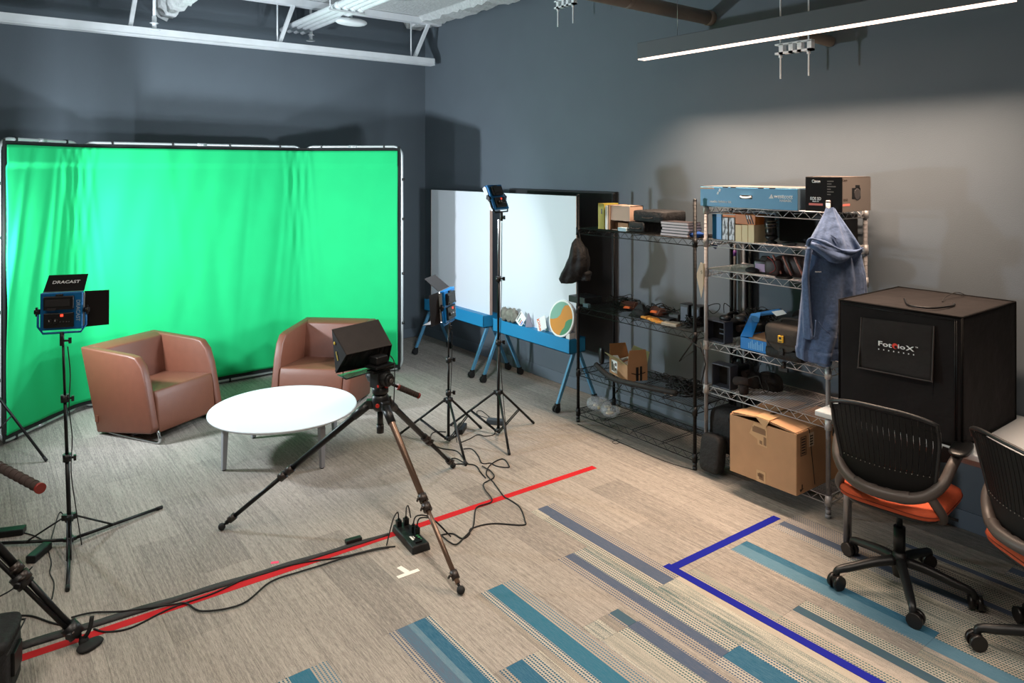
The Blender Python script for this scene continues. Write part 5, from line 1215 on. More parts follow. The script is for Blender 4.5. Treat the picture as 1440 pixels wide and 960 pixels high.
# blue open carton
cyan = mat('cyan_box',(20,120,196),.5); cy_in = mat('cyan_box_inside',(80,50,40),.8)
bo = thing('blue_carton',(4.2,sy(1060,4.1),z),'bright blue open carton with its lid folded up, left of the camera bag','box')
yl, yr = sy(1041,4.06), sy(1080,4.06); xf, xb, hh = 4.06, 4.30, PX(1045,474,4.06).z - z
q = MB()
q.box((xf,yr,z),(xf+.004,yl,z+hh)); q.box((xb-.004,yr,z),(xb,yl,z+hh)); q.box((xf,yl-.004,z),(xb,yl,z+hh)); q.box((xf,yr,z),(xb,yr+.004,z+hh)); q.box((xf,yr,z),(xb,yl,z+.004)); q.build('tray', cyan, bo, bevel=.001)
a = Vector((xf+.01,yl,z+hh)); pA = PX(1041,473,4.07); pB = PX(1056,441,4.24); pC = PX(1068,447,4.24); pD = PX(1058,474,4.07)
def card4(P, m, nm, par, th_=.003):
    n = (P[1]-P[0]).cross(P[2]-P[0]).normalized()*th_/2; q = MB(); q.frustum([p-n for p in P],[p+n for p in P]); return q.build(nm, m, par)
card4([pA,pB,pC,pD],cyan,'side_flap',bo)
card4([PX(1056,441,4.22),PX(1070,439,4.22),PX(1067,453,4.19),PX(1059,453,4.19)],mat('cyan_light',(74,150,220),.5),'tuck_flap',bo)
lidp = [PX(1056,441,4.24),PX(1095,434,4.28),PX(1106,439,4.3),PX(1070,444,4.26)]; lid = card4(lidp,mat('cyan_light',(74,150,220),.5),'lid',bo)
card4([PX(1085,438,4.262),PX(1101,435.5,4.262),PX(1106,441,4.255),PX(1092,444.5,4.25)],paper,'paper_label',bo)
q = MB(); q.box((xf+.02,yr+.02,z+.02),(xb-.02,yl-.05,z+hh+.012)); q.build('contents', card, bo)
for k in range(9):
    q = MB(); pp = PX(1053+2.4*k,482,4.0592); q.box((4.0588,pp.y-.003,z+.015),(4.0598,pp.y+.003,z+.05+.01*(k%3))); q.build('print_line', mat('pale_blue_print',(120,180,226),.6), bo)
# camera bag with yellow badge
ch = thing('shoulder_bag',(4.13,sy(1103,4.1),z-.0),'dark brown camera shoulder bag with a yellow badge on the fourth silver shelf','bag')
bagm = mat('bag_brown',(52,44,38),.75,noise=.15,nscale=40,bump=.3,bscale=400)
yc = (sy(1073,4.02)+sy(1131,4.02))/2; hw = (sy(1073,4.02)-sy(1131,4.02))/2
q = MB(); q.superell((4.14,yc,z+.10),(.12,hw,.10),.35,32,14); q.build('body', bagm, ch)
q = MB(); q.superell((4.13,yc,z+.035),(.125,hw*.96,.035),.3,32,8); q.build('base_band', fabric_blk, ch)
q = MB(); q.superell((4.12,yc,z+.15),(.125,hw*.97,.07),.4,32,14); q.build('lid', bagm, ch)
q = MB(); n_=22; top_ = [(4.007,yc+hw*.82*math.cos(math.pi*i/n_),z+.155-.105*math.sin(math.pi*i/n_)) for i in range(n_+1)]; q.tube(top_,.0035,6); q.build('flap_piping', fabric_blk, ch)
q = MB(); q.prism([Vector(p)+Vector((.003,0,0)) for p in top_],(-.004,0,0)); q.build('front_flap', bagm, ch)
q = MB(); q.box((3.984,yc-.018,z+.115),(3.996,yc+.014,z+.155)); yb3=q.build('badge', mat('badge_yellow',(236,180,40),.5), ch)
q = MB(); q.box((3.983,yc-.010,z+.134),(3.984,yc+.006,z+.148)); q.box((3.983,yc-.014,z+.118),(3.984,yc+.010,z+.123)); q.build('badge_print', black, yb3)
q = MB(); q.box((3.995,yc-.014,z+.035),(4.006,yc+.014,z+.075)); q.box((3.992,yc-.018,z+.05),(3.998,yc+.018,z+.064)); q.build('buckle', plastic, ch, bevel=.002)
q = MB(); q.tube(smooth_path([(4.1,yc+hw*.5,z+.205),(4.09,yc+hw*.3,z+.24),(4.09,yc-hw*.5,z+.245),(4.1,yc-hw*.8,z+.2)],5),.009,8); q.build('carry_handle', bagm, ch)
q = MB(); q.superell((4.38,yc+.02,z+.13),(.07,hw*.9,.13),.5,24,12); tag(q.build('black_backpack', fabric_blk), 'black backpack behind the brown camera bag on the silver rack', 'bag')
# ---- fifth silver shelf
z = TOP(SL_[4])
p = PX(1018,545,4.1); camcorder((4.2,p.y,z), .02, 'black camcorder with a square hood and fluffy microphone on the fifth silver shelf', .075, .105, False)
q = MB(); p = PX(1046,537,4.09); q.cyl(p+Vector((0,.06,-.004)), p+Vector((0,-.05,.012)), .028,.026,n=20); q.superell(p+Vector((0,.06,-.004)),(.028,.02,.028),1,16,8); q.cyl((p.x,p.y,z),(p.x,p.y,p.z-.02),.03,n=18)
mc = tag(q.build('shotgun_microphone', mat('mic_foam',(34,24,22),.9)), 'brown foam-covered microphone lying beside the fifth-shelf camcorder', 'microphone')
q = MB(); q.tube(smooth_path([PX(1052,532,4.07),PX(1066,529,4.07),PX(1070,540,4.06),PX(1076,552,4.07),PX(1081,548,4.08),PX(1076,535,4.1)],5),.003,6); tag(q.build('headphone_cord', rubber), 'thin black cord looping right of the foam microphone on the fifth silver shelf', 'cord')
q = MB(); q.superell(PX(1082,540,4.33),(.06,.09,.08),.7,22,12); q.superell(PX(1058,534,4.28),(.05,.08,.06),.7,22,12); tag(q.build('black_pouch', fabric_blk), 'black soft pouch at the back of the fifth silver shelf', 'pouch')
heap('cable_heap', (4.4,3.0,z), (.05,.08), .25, 9, 'thin black cables dangling behind the fifth-shelf camcorder', seed=22, rad=.0025)
q = MB(); pp = PX(1102,509,4.05); q.cyl(pp, pp-UP*.035,.012,.018,n=10); q.cbox(pp-UP*.045,(.02,.06,.025)); tag(q.build('spring_clamp', plastic), 'small black clamp hanging under the brown camera bag', 'clamp')
# behind the rack: dark upright tubes leaning at the wall
for px_,w_,nm in ((1034,.016,'slim dark stand tube with a purple band standing behind the silver rack'),(1047,.03,'wider dark bundle of tubes standing behind the silver rack'),(1056,.018,'right-hand dark tube standing behind the silver rack')):
    p = PX(px_,430,4.52-.004); q = MB(); q.cyl((4.51,p.y,0),(4.51,p.y,1.62),w_*.8,n=12); st_ = tag(q.build('stand_tube', mat('tube_dark',(26,24,24),.5)), nm, 'tube')
    if px_ == 1034: q = MB(); q.cyl((4.51,p.y,1.42),(4.51,p.y,1.46),w_*.85,n=12); q.build('purple_band', mat('purple_print',(90,40,110),.5), st_)
# ---- cardboard crate on the bottom shelf
z = TOP(SL_[5]); cr_ = thing('cardboard_box',(4.17,2.58,z),'large brown cardboard box bulging out of the bottom of the silver rack','box')
a = PX(1027,668,3.90); A0 = Vector((a.x,a.y,z)); b_ = PX(1120,702,3.905); B0 = Vector((b_.x,b_.y,z)); dpt = Vector((.54,-.01,0)); hb_ = PX(1119.5,612,3.905).z - z; ha = PX(1028,581,3.90).z - z; hb_ = (hb_+ha)/2
C0 = B0+dpt; D0 = A0+dpt
def w3(a,b,h0_,h1_,m,nm,th_=.005):
    n = Vector(((b-a).y,-(b-a).x,0)).normalized()*th_/2; q = MB(); q.frustum([a-n,b-n,b+n,a+n],[a-n+UP*h0_,b-n+UP*h1_,b+n+UP*h1_,a+n+UP*h0_]); return q.build(nm,m,cr_)
for P0,P1 in ((A0,B0),(B0,C0),(C0,D0),(D0,A0)): w3(P0,P1,hb_,hb_,card,'side')
q = MB(); q.frustum([A0,B0,C0,D0],[p+UP*.005 for p in (A0,B0,C0,D0)]); q.build('bottom', card, cr_)
def fl2(a,b,v1,v2,nm='flap',m=card):
    n = (b-a).cross(v1).normalized()*.0025; q = MB(); q.frustum([a-n,b-n,b+v2-n,a+v1-n],[a+n,b+n,b+v2+n,a+v1+n]); return q.build(nm,m,cr_)
At,Bt,Ct,Dt = [p+UP*(hb_+.002) for p in (A0,B0,C0,D0)]
fl2(Bt+UP*.0,Ct,Vector((.0,.2,.02)),Vector((0,.2,.012)))
fl2(At,Dt,Vector((0,-.2,.03)),Vector((0,-.2,.015)))
f1 = At+Vector((.0,-.01,.012)); f2_ = Bt+Vector((0,.004,.003)); mid = At.lerp(Bt,.46)+UP*.03
q = MB(); q.prism([f1,mid,mid+Vector((.13,0,0)),f1+Vector((.13,0,-.004))],(0,0,.004)); q.prism([mid+Vector((0,-.03,0)),f2_,f2_+Vector((.24,0,0)),mid+Vector((.24,-.03,0))],(0,0,.004)); q.build('flap', card, cr_)
q = MB(); q.prism([At.lerp(Bt,.4)+Vector((-.002,0,.03)),At.lerp(Bt,.62)+Vector((-.01,0,.028)),At.lerp(Bt,.56)+Vector((-.008,0,-.02)),At.lerp(Bt,.5)+Vector((-.006,0,-.005))],(.005,0,.004)); q.prism([At.lerp(Bt,.4)+Vector((-.002,0,.034)),At.lerp(Bt,.62)+Vector((-.008,0,.032)),At.lerp(Bt,.62)+Vector((.1,0,.034)),At.lerp(Bt,.4)+Vector((.1,0,.036))],(0,0,.002)); q.build('torn_tape', tape_br, cr_)
nA = Vector(((B0-A0).y,-(B0-A0).x,0)).normalized(); nA = nA if nA.x<0 else -nA
def dc(a,b,poly,m,nm,off=.0034,n_=None):
    n_ = n_ or nA; P = [a.lerp(b,u)+UP*v+n_*off for u,v in poly]; q = MB(); q.prism(P,n_*.0008); return q.build(nm,m,cr_)
H2_ = hb_
dc(A0,B0,[(.38,H2_*.98),(.58,H2_*.97),(.585,H2_*.62),(.44,H2_*.63),(.43,H2_*.72),(.31,H2_*.78)],tape_br,'tape_patch')
dc(A0,B0,[(.42,0),(.56,0),(.56,H2_*.2),(.42,H2_*.2)],tape_br,'tape_patch')
for k,(u,v,du,dv) in enumerate(((.47,.66,.04,.008),(.47,.68,.035,.008),(.47,.70,.04,.006),(.53,.655,.04,.05),(.36,.83,.2,.03),(.38,.88,.17,.02),(.46,.05,.07,.04),(.44,.09,.07,.02))):
    dc(A0,B0,[(u,v*H2_),(u+du,v*H2_-.004),(u+du,v*H2_+dv-.004),(u,v*H2_+dv)],mat('tape_print',(128,94,66),.6),'tape_print',.0044)
nB = Vector((0,-1,0))
def ring_(u0,v0,u1,v1,m,nm):
    t_=.008
    for (a,b,c,d) in ((u0,v0,u1,v0+.004),(u0,v1-.004,u1,v1),(u0,v0,u0+t_,v1),(u1-t_,v0,u1,v1)): dc(B0,C0,[(a,b),(c,b),(c,d),(a,d)],m,nm,.0034,nB)
ring_(.07,.62*H2_,.18,.93*H2_,print_dk,'print_frame')
for k in range(6): dc(B0,C0,[(.09,(.65+.045*k)*H2_),(.16,(.65+.045*k)*H2_),(.16,(.675+.045*k)*H2_),(.09,(.675+.045*k)*H2_)],print_dk,'print_mark',.0034,nB)
dc(B0,C0,[(.23,.72*H2_),(.33,.72*H2_),(.33,.95*H2_),(.23,.95*H2_)],mat('label_tan',(206,180,150),.6),'label',.0034,nB)
for k in range(4): dc(B0,C0,[(.25,(.75+.045*k)*H2_),(.31,(.75+.045*k)*H2_),(.31,(.77+.045*k)*H2_),(.25,(.77+.045*k)*H2_)],print_dk,'label_print',.0044,nB)
dc(B0,C0,[(.07,.03*H2_),(.13,.08*H2_),(.11,.08*H2_),(.11,.15*H2_),(.09,.15*H2_),(.09,.08*H2_),(.05,.08*H2_)],print_dk,'arrow_print',.0034,nB)
q = MB(); q.tube([Bt+Vector((.13,.1,.006)),Bt+Vector((.13,-.004,.004)),B0+Vector((.19,-.005,.02))],.0035,6); q.build('strap_line', black, cr_)
# ---- backpack on the floor under the left end
bk = thing('backpack',(4.12,3.02,0),'black backpack standing at the left foot of the silver rack','bag')
zb_ = TOP(SL_[5])
q = MB(); q.superell((4.16,2.99,zb_+.15),(.10,.125,.15),.4,28,16); q.build('body', fabric_blk, bk)
q = MB(); q.superell((4.0,3.02,.15),(.05,.08,.125),.38,24,12,Matrix.Rotation(.12,3,'Y')); q.build('front_pocket', fabric_blk, bk)
q = MB(); q.tube(smooth_path([(4.04,2.93,zb_+.27),(4.03,2.9,zb_+.2),(4.035,2.9,zb_+.02)],4),.006,6); q.build('strap', rubber, bk)
bk.location.z = 0
q = MB(); p0 = PX(989,368,4.025); q.frustum([Vector((4.03,p.y,p.z)) for p in (PX(979,386,4.03),PX(985,369,4.03),PX(991,371,4.03),PX(990,398,4.03),PX(986,419,4.03))],[Vector((4.033,p.y,p.z)) for p in (PX(979,386,4.03),PX(985,369,4.03),PX(991,371,4.03),PX(990,398,4.03),PX(986,419,4.03))])
pt2 = tag(q.build('paper_tag', mat('manila',(212,186,160),.8)), 'beige paper tag taped at a slant to the left front post of the silver rack', 'tag')
q = MB(); 
for k in range(3): p = PX(986+.4*k,381+1.6*k,4.029); q.cbox(p,(.0008,.012,.003),m=Matrix.Rotation(-.6,4,'X'))
q.build('handwriting', print_dk, pt2)

# ================================================================ hoodie
hd = thing('hoodie',(4.0,2.2,.93),'faded blue hooded sweatshirt hanging from the corner post of the silver rack','clothing')
RV, FV = Vector((RX,RY,0)), Vector((FX,FY,0)); X0h = 4.02
def hp(px,py,dep=0): 
    z_ = 4.18+dep; l = (px-720)/FPX*z_; return Vector((z_*FX+l*RX, z_*FY+l*RY, CH-(py-HY)*z_/FPX))
def loft(rows, amp, nfold, nm, m, N_=72, seed=0, capb=False, vfix=None):
    """rows: (y_px, left_px, right_px, depth_m, centre depth)"""
    rr = random.Random(seed); ph_ = [rr.uniform(0,6.28) for _ in range(6)]
    K = []
    for i in range(len(rows)-1):
        for j in range(6):
            t = j/6; K.append([rows[i][c]*(1-t)+rows[i+1][c]*t for c in range(5)])
    K.append(list(rows[-1])); vs = []
    for j,(y,l,r_,dp,cz) in enumerate(K):
        v = j/(len(K)-1) if vfix is None else vfix; c = hp((l+r_)/2,y,cz); hw_ = (r_-l)/2*(4.18+cz)/FPX
        for i in range(N_):
            a = 2*math.pi*i/N_
            rp = 1+amp*(.25+.75*v)*(math.sin(nfold*a+ph_[0]+1.5*v)+.6*math.sin((nfold*2-1)*a+ph_[1]-2*v)+.35*math.sin((nfold*3+1)*a+ph_[2]+3*v))
            vs.append(c + RV*math.cos(a)*hw_*(1+.1*(rp-1)) + FV*math.sin(a)*dp*rp + UP*.004*math.sin(3*a+5*v))
    M_ = len(K); q = MB(); q.add(vs, [(j*N_+i,j*N_+(i+1)%N_,(j+1)*N_+(i+1)%N_,(j+1)*N_+i) for j in range(M_-1) for i in range(N_)], True)
    if capb: q.face([(M_-1)*N_+i for i in range(N_)])
    return q.build(nm, m, hd)
loft([(335,1150,1192,.05,.0),(360,1139,1205,.075,0),(390,1131,1213,.085,0),(430,1127,1214,.085,0),(470,1124,1208,.08,0),(492,1122,1201,.075,0)],.34,4,'body',hood_m,96,3)
loft([(489,1121.5,1202,.078,-.003),(494,1121.5,1200,.08,-.003),(504,1123,1194,.076,-.003),(506,1126,1190,.07,0)],.34,4,'hem',hood_m,96,3,vfix=1)
loft([(292,1162,1174,.02,0),(300,1159,1178,.03,0),(318,1150,1190,.055,-.01),(335,1141,1201,.075,-.02),(352,1136,1211,.085,-.025),(362,1148,1205,.07,-.02),(372,1165,1196,.05,0)],.3,4,'hood',hood_m,72,8)
q = MB(); rim = [hp(1136,345,-.085),hp(1140,336,-.11),hp(1152,338,-.125),hp(1168,345,-.13),(hp(1185,352,-.125)),hp(1200,354,-.11),hp(1213,349,-.08)]
q.tube(smooth_path(rim,6),[.009+.004*math.sin(i*.5) for i in range(37)],10); q.build('hood_rim', hood_m, hd)
q = MB(); cr1 = smooth_path([hp(1136,346,-.085),hp(1146,350,-.12),hp(1160,360,-.13),hp(1172,369,-.13),hp(1186,368,-.12),hp(1202,357,-.09)],5); up1 = smooth_path([hp(1138,340,-.085),hp(1148,342,-.115),hp(1162,349,-.13),hp(1176,354,-.13),hp(1190,357,-.12),hp(1204,354,-.09)],5)
vs=[]; 
for a,b in zip(up1,cr1): vs += [a, a.lerp(b,.5)-FV*.012, b, b+FV*.04]
q.add(vs,[(4*i+k,4*i+4+k,4*i+5+k,4*i+1+k) for i in range(len(up1)-1) for k in range(3)],True); q.build('hood_fold', hood_m, hd, solid=.005)
q = MB(); q.add([hp(1168,330,-.092),hp(1180,338,-.1),hp(1187,346,-.1),hp(1176,344,-.105)],[(0,1,2,3)]); q.build('inner_shadow_fold', hood_dk, hd, solid=.003)  # dark patch painting the shade inside the hood fold
loft([(352,1196,1209,.04,.02),(385,1200,1216,.045,.02),(420,1202,1219,.045,.03),(452,1198,1217,.04,.03),(470,1196,1212,.035,.03)],.16,3,'sleeve',hood_m,40,5)
loft([(350,1134,1142,.025,-.05),(372,1131,1138,.022,-.05),(392,1128,1137,.03,-.05),(440,1129,1140,.035,-.04),(475,1130,1144,.03,-.03)],.14,3,'sleeve',hood_m,40,6)
q = MB(); q.tube(smooth_path([hp(1151,452,-.105),hp(1158,462,-.115),hp(1167,469,-.11)],5),.0025,6); q.build('pocket_seam', hood_dk, hd)
q = MB(); q.tube(smooth_path([hp(1140,462,-.09),hp(1141,470,-.1),hp(1144,474,-.1),hp(1146,465,-.1),hp(1147,450,-.1)],4),.003,6); q.build('drawstring', hood_m, hd)
q = MB()
for k in range(5): q.cbox(hp(1147+1.8*k,382+.2*(k%2),-.096),(.004,.004,.006),.6)
q.build('chest_print', print_w, hd)
q = MB(); q.superell(hp(1158,508,.03),(.03,.05,.03),.8,16,8); q.build('cuff', hood_m, hd)

# ================================================================ desk, light tent
dk = thing('desk',(4.13,.9,0),'white desk with grey legs against the right wall under the black light tent','desk')
dtp = .732; Xd0 = 3.722; Yd1 = 2.135
q = MB(); q.box((Xd0,-.35,dtp-.03),(4.52,Yd1,dtp)); q.build('desk_top', table_m, dk, bevel=.006, seg=3)
for x,y in ((3.79,1.985),(4.46,1.985),(3.79,-.2),(4.46,-.2)):
    q = MB(); q.cyl((x,y,.02),(x,y,dtp-.03),.021,n=18); q.cyl((x,y,dtp-.07),(x,y,dtp-.03),.027,n=18); lg = q.build('leg', steel, dk); q = MB(); q.cyl((x,y,.0),(x,y,.022),.026,n=18); q.build('foot', steel, lg)
q = MB(); q.box((3.80,-.2,dtp-.08),(3.83,1.98,dtp-.03)); q.box((4.42,-.2,dtp-.08),(4.45,1.98,dtp-.03)); q.build('frame_rail', leg_m, dk)
tx0,tx1,ty0,ty1,tz0,tz1 = 3.757,4.435,1.412,2.012,dtp+.001,1.352
tt = thing('light_tent',((tx0+tx1)/2,(ty0+ty1)/2,dtp),'black cube photo light tent with a logo flap standing on the desk','light tent')
def cloth(o, u, v, nu, nv, amp, seed, m, nm, n, edge=0):
    rr = random.Random(seed); W_ = [(rr.uniform(2,9),rr.uniform(-7,7),rr.uniform(0,6),rr.uniform(.2,1)) for _ in range(6)]; vs=[]
    for j in range(nv+1):
        for i in range(nu+1):
            a,b = i/nu,j/nv; f = math.sin(math.pi*a)*math.sin(math.pi*b); s = sum(k[3]*math.sin(k[0]*a+k[1]*b+k[2]) for k in W_)/3
            vs.append(o+u*a+v*b+n*(amp*f*s))
    q = MB(); q.add(vs,[(j*(nu+1)+i,j*(nu+1)+i+1,(j+1)*(nu+1)+i+1,(j+1)*(nu+1)+i) for j in range(nv) for i in range(nu)],True); return q.build(nm,m,tt,solid=.002)
O = Vector
cloth(O((tx0,ty1,tz0)),O((0,ty0-ty1,0)),O((0,0,tz1-tz0)),28,24,.022,1,tent_m,'front_panel',O((-1,0,0)))
cloth(O((tx0,ty0,tz0)),O((tx1-tx0,0,0)),O((0,0,tz1-tz0)),28,24,.008,2,tent_m,'side_panel',O((0,-1,0)))
cloth(O((tx0,ty1,tz0)),O((tx1-tx0,0,0)),O((0,0,tz1-tz0)),12,12,.006,3,tent_m,'side_panel',O((0,1,0)))
cloth(O((tx1,ty1,tz0)),O((0,ty0-ty1,0)),O((0,0,tz1-tz0)),12,12,.006,4,tent_m,'back_panel',O((1,0,0)))
cloth(O((tx0,ty1,tz1)),O((0,ty0-ty1,0)),O((tx1-tx0,0,0)),24,24,.010,5,tent_m,'top_panel',O((0,0,1)))
q = MB(); K8 = [O((x,y,z_)) for x in (tx0,tx1) for y in (ty0,ty1) for z_ in (tz0+.004,tz1)]
for i in range(8):
    for j in range(i+1,8):
        if sum(abs(K8[i][k]-K8[j][k])>1e-4 for k in range(3))==1: q.tube([K8[i],K8[j]],.006,8)
q.build('edge_piping', mat('piping_black',(14,13,13),.85,spec=.1), tt)
q = MB()
for y in (ty0+.022,ty0+.030): q.tube([(tx0-.004,y,tz0+.01),(tx0-.004,y,tz1-.01)],.0025,6)
q.tube([(tx0-.004,ty0+.02,tz1-.018),(tx0-.004,ty1-.02,tz1-.018)],.002,6); q.build('zip', black, tt)
# hanging flap with the lettering
fa,fb,fc,fd = PX(1212,446,tx0-.008),PX(1314,458,tx0-.008),PX(1311.5,536,tx0-.02),PX(1208,516,tx0-.02)
q = MB(); nu,nv=20,16; vs=[]
for j in range(nv+1):
    for i in range(nu+1):
        a,b=i/nu,j/nv; p=fa.lerp(fb,a).lerp(fd.lerp(fc,a),b); p=p+O((-.006*math.sin(b*5+a*3)*b-.003,0,0)); vs.append(p)
q.add(vs,[(j*(nu+1)+i,j*(nu+1)+i+1,(j+1)*(nu+1)+i+1,(j+1)*(nu+1)+i) for j in range(nv) for i in range(nu)],True); fp = q.build('logo_flap',tent_pan,tt,solid=.003)
q = MB(); q.tube(smooth_path([fa+O((-.004,0,0)),fa.lerp(fd,.5)+O((-.004,0,0)),fd+O((-.006,0,.008)),fd+O((-.006,-.01,0)),fd.lerp(fc,.5)+O((-.009,0,0)),fc+O((-.009,.01,0)),fc+O((-.009,0,.01)),fb.lerp(fc,.5)+O((-.006,0,0)),fb+O((-.004,0,0))],4),.004,6); q.build('flap_binding', mat('binding_grey',(64,56,53),.7), fp)
q = MB(); q.box((tx0-.004,PX(1312,600,tx0).y-.002,tz0+.01),(tx0-.001,PX(1312,600,tx0).y+.002,PX(1312,520,tx0).z)); q.build('flap_slit', black, tt)
xt = tx0-.026
def tf(s,px,py,h_,m,w_=None): 
    p=PX(px,py,xt); s0=1010/(p.x*FX+p.y*FY); wd=abs(PX(px-w_/2,py,xt).y-PX(px+w_/2,py,xt).y) if w_ else None
    return text(s,h_/s0*1.4,basis(p,(0,-1,0),(0,0,1)),m,fp,width=wd)
tf('Fot',1244,484.2,6.6,print_w,19); tf('io',1267.5,488,6.0,print_w,10.5); tf('X',1279.5,490.4,6.6,print_w,12); tf('TM',1289,488.5,1.6,print_w,3.6)
q = MB(); p=PX(1258.6,486.5,xt); n_=24; R1=.0138; q.lathe(p,[(R1,-.0006),(R1,.0006)],24,Matrix.Rotation(-math.pi/2,3,'Y')); o=q.build('red_o',mat('logo_red',(226,62,44),.5),fp)
q = MB(); q.lathe(p+O((-.0007,-.004,-.004)),[(.0075,-.0006),(.0075,.0006)],20,Matrix.Rotation(-math.pi/2,3,'Y')); q.build('red_o_core',tent_pan,o)
q = MB()
for k in range(8): p=PX(1235.7+7.0*k,490.6+1.15*k,xt); q.cbox(p,(.0012,.005,.006))
q.build('small_print', print_w, fp)
q = MB(); pz=tz1+.006; hpt=[G(1272,420,pz),G(1279,429,pz+.004),G(1310,433,pz+.006),G(1338,430,pz+.004),G(1342,427,pz)]; q.tube(smooth_path(hpt,5),.005,8); q.build('top_handle',black,tt)
q = MB(); q.tube(smooth_path([G(1325,424,pz),G(1330,417,pz+.01),G(1345,411,pz+.02),G(1356,414,pz+.005),G(1352,416,pz)],5),.002,6); q.build('cable',rubber,tt)
# flap of the tent hanging over the desk edge
for py0,(pa_,pb_,pc_,pd_) in enumerate((((1171,582),(1200,578),(1196,628),(1170,612)),((1325,627),(1350,636),(1346,652),(1322,650)))):
    P=[PX(x_,y_,tx0-.03 if y_<600 else tx0-.045) for x_,y_ in (pa_,pb_,pc_,pd_)]; q=MB(); q.frustum(P,[p+O((.006,0,0)) for p in P]); q.build('corner_flap',tent_m,tt,bevel=.002)
cord(None,'black cable hanging against the wall under the desk, left of the pair',world=[(4.5,1.40,.72),(4.47,1.32,.5),(4.45,1.2,.3),(4.5,1.0,.12),(4.52,.8,.05)]); cord(None,'black cable hanging against the wall under the desk, right of the pair',world=[(4.5,1.30,.72),(4.45,1.20,.45),(4.43,1.05,.25),(4.5,.85,.1),(4.52,.6,.05)])

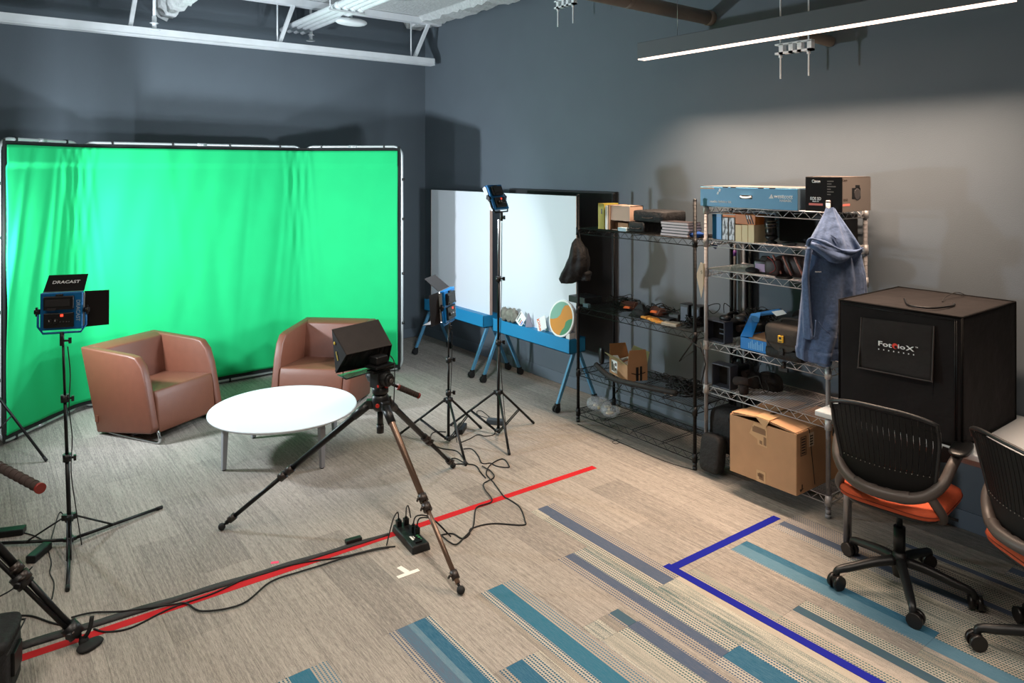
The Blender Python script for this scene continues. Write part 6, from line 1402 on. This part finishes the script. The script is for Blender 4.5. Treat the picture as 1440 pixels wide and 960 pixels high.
# ================================================================ swivel chairs (local: +x forward)
def swivel(c, facing, caster_az, back, label):
    t = thing('swivel_chair', (c[0],c[1],0), label, 'chair', 'black swivel chairs with orange seats', facing); L_=dict(local=True)
    for k in range(5):
        a = caster_az - facing + k*2*math.pi/5; d=O((math.cos(a),math.sin(a),0)); s=O((-d.y,d.x,0)); r1=.31
        q=MB(); pts=[d*.03+UP*.135,d*.12+UP*.125,d*.24+UP*.098,d*(r1-.03)+UP*.09,d*(r1-.005)+UP*.08,d*r1+UP*.055]
        q.tube(smooth_path(pts,4),[.024-.009*i/20 for i in range(21)],12); bl=q.build('base_leg',plastic,t,**L_)
        cc=d*(r1+.004)+s*.012; ax=Matrix.Rotation(.7*k+.4,3,'Z')@s
        q=MB()
        for sg_ in (-1,1): q.cyl(cc+UP*.034+ax*sg_*.008,cc+UP*.034+ax*sg_*.028,.034,n=22)
        q.cyl(cc+UP*.034-ax*.01,cc+UP*.034+ax*.01,.02,n=14); q.cyl(d*r1+UP*.03,d*r1+UP*.065,.008,n=10)
        q.box((-.02,-.02,.040),(.02,.02,.060),Matrix.Translation((cc.x,cc.y,0))); q.build('caster',mat('caster_black',(26,22,21),.35),bl,**L_)
    q=MB(); q.lathe((0,0,.06),[(.03,0),(.036,.05),(.036,.085),(.028,.12)],24); q.cyl((0,0,.18),(0,0,.30),.027,n=20); q.cyl((0,0,.3),(0,0,.43),.014,n=16); q.build('gas_lift',plastic,t,**L_)
    q=MB(); q.box((-.12,-.08,.415),(.12,.08,.445)); q.superell((0,0,.445),(.21,.215,.022),.5,36,8); q.tube([(.0,-.1,.42),(.02,-.25,.41)],.007,8); q.build('seat_shell',plastic,t,**L_)
    q=MB(); q.superell((.01,0,.478),(.235,.235,.034),.42,48,12,None,lambda p: O((p.x,p.y,p.z-.10*max(0,(p.x-.14))*1.0+.04*p.x*p.x*0))); q.build('seat',orange_fab,t,**L_)
    q=MB(); n_=64; ring=[(.01+.236*math.copysign(abs(math.cos(2*math.pi*i/n_))**.42,math.cos(2*math.pi*i/n_)),.236*math.copysign(abs(math.sin(2*math.pi*i/n_))**.42,math.sin(2*math.pi*i/n_)),.476) for i in range(n_)]; q.tube(ring,.0022,5,closed=True); q.build('seat_piping',mat('dark_orange',(120,44,22),.8),t,**L_)
    # back sheet: x = depth as a function of height and side
    z0_,z1_=.575,.95
    def bp(y,v): # y -1..1
        w_=(.20+.035*min(1,v*1.6)) ; zz_=z0_+(z1_-z0_)*v+.02*(1-y*y)*0; xx=-.235-.03*v-.035*(v-.3)**2+.055*y*y*(1-.2*v)-.0
        return O((xx+.02*(1-v),y*w_,zz_-(.03*(abs(y)**3) if v>.85 else 0)))
    nb_=19; q=MB()
    for k in range(nb_):
        y0=-1+2*(k+.06)/nb_; y1=-1+2*(k+.94)/nb_; mm_=14; vs=[]
        for j in range(mm_+1):
            v=.04+.9*j/mm_; vs+= [bp(y0,v),bp(y1,v),bp(y1,v)+O((.006,0,0)),bp(y0,v)+O((.006,0,0))]
        q.add(vs,[(4*j+a_,4*j+(a_+1)%4,4*j+4+(a_+1)%4,4*j+4+a_) for j in range(mm_) for a_ in range(4)])
    q.build('back_slats',mat('slat_black',(14,13,13),.6,spec=.25),t,kind='stuff',**L_)
    q=MB(); mm_=24; vs=[]
    for j in range(mm_+1):
        y=-1.02+2.04*j/mm_; vs+=[bp(y,0)+UP*-.03+O((-.002,0,0)),bp(y,.28-.16*(1-y*y)*0-.05)+O((-.002,0,0)),bp(y,.23)+O((.008,0,0)),bp(y,0)+UP*-.03+O((.008,0,0))]
    q.add(vs,[(4*j+a_,4*j+(a_+1)%4,4*j+4+(a_+1)%4,4*j+4+a_) for j in range(mm_) for a_ in range(4)]); q.build('lower_back_panel',mat('slat_black',(14,13,13),.6,spec=.25),t,**L_)
    q=MB()
    for k in range(nb_-1):
        y=-1+2*(k+1)/nb_; p=bp(y,.23)+O((-.004,0,-.004)); q.cyl(p,p+O((-.002,0,0)),.0022,n=6)
    q.build('slot_ends',mat('dot_grey',(120,116,110),.4),t,**L_)
    q=MB(); per=[bp(-1,v) for v in [i/10 for i in range(0,10)]]+[bp(-1+2*i/20,.985+.015*math.sin(math.pi*i/20)) for i in range(21)]+[bp(1,v) for v in [i/10 for i in range(9,-1,-1)]]
    q.tube(per,.0095,8); q.build('back_frame',plastic,t,**L_)
    # yoke: U-shaped arm frame
    for s in (-1,1):
        P=[(-.245,s*.02,.545),(-.235,s*.10,.545),(-.20,s*.18,.57),(-.16,s*.235,.63),(-.10,s*.255,.70),(-.04,s*.26,.728),(.03,s*.26,.742)]
        q=MB(); sp_=smooth_path(P,5); q.tube(sp_,[.027-.006*i/len(sp_) for i in range(len(sp_))],12); q.build('arm_frame',frame_gry,t,**L_)
        q=MB(); q.tube(smooth_path([(-.19,s*.185,.575),(-.16,s*.225,.50),(-.10,s*.215,.44),(-.03,s*.14,.43)],5),[.022]*16,12); q.build('arm_support',frame_gry,t,**L_)
        q=MB(); q.superell((.02,s*.262,.753),(.12,.044,.014),.7,28,8,Matrix.Rotation(-s*.1,3,'Z')); q.build('armrest',plastic,t,**L_)
    q=MB(); sp_=smooth_path([(-.225,-.12,.55),(-.248,-.05,.545),(-.25,.05,.545),(-.225,.12,.55)],5); q.tube(sp_,.027,12); q.build('arm_frame',frame_gry,t,**L_)
    return t
swivel((3.66,1.655), math.radians(6), math.atan2(1.854-1.655,3.405-3.66), None, 'black swivel chair with orange seat, whole in view before the light tent')
swivel((3.60,.965), math.radians(-34), math.atan2(1.273-.978,3.43-3.568), None, 'black swivel chair with orange seat cut by the right picture edge')
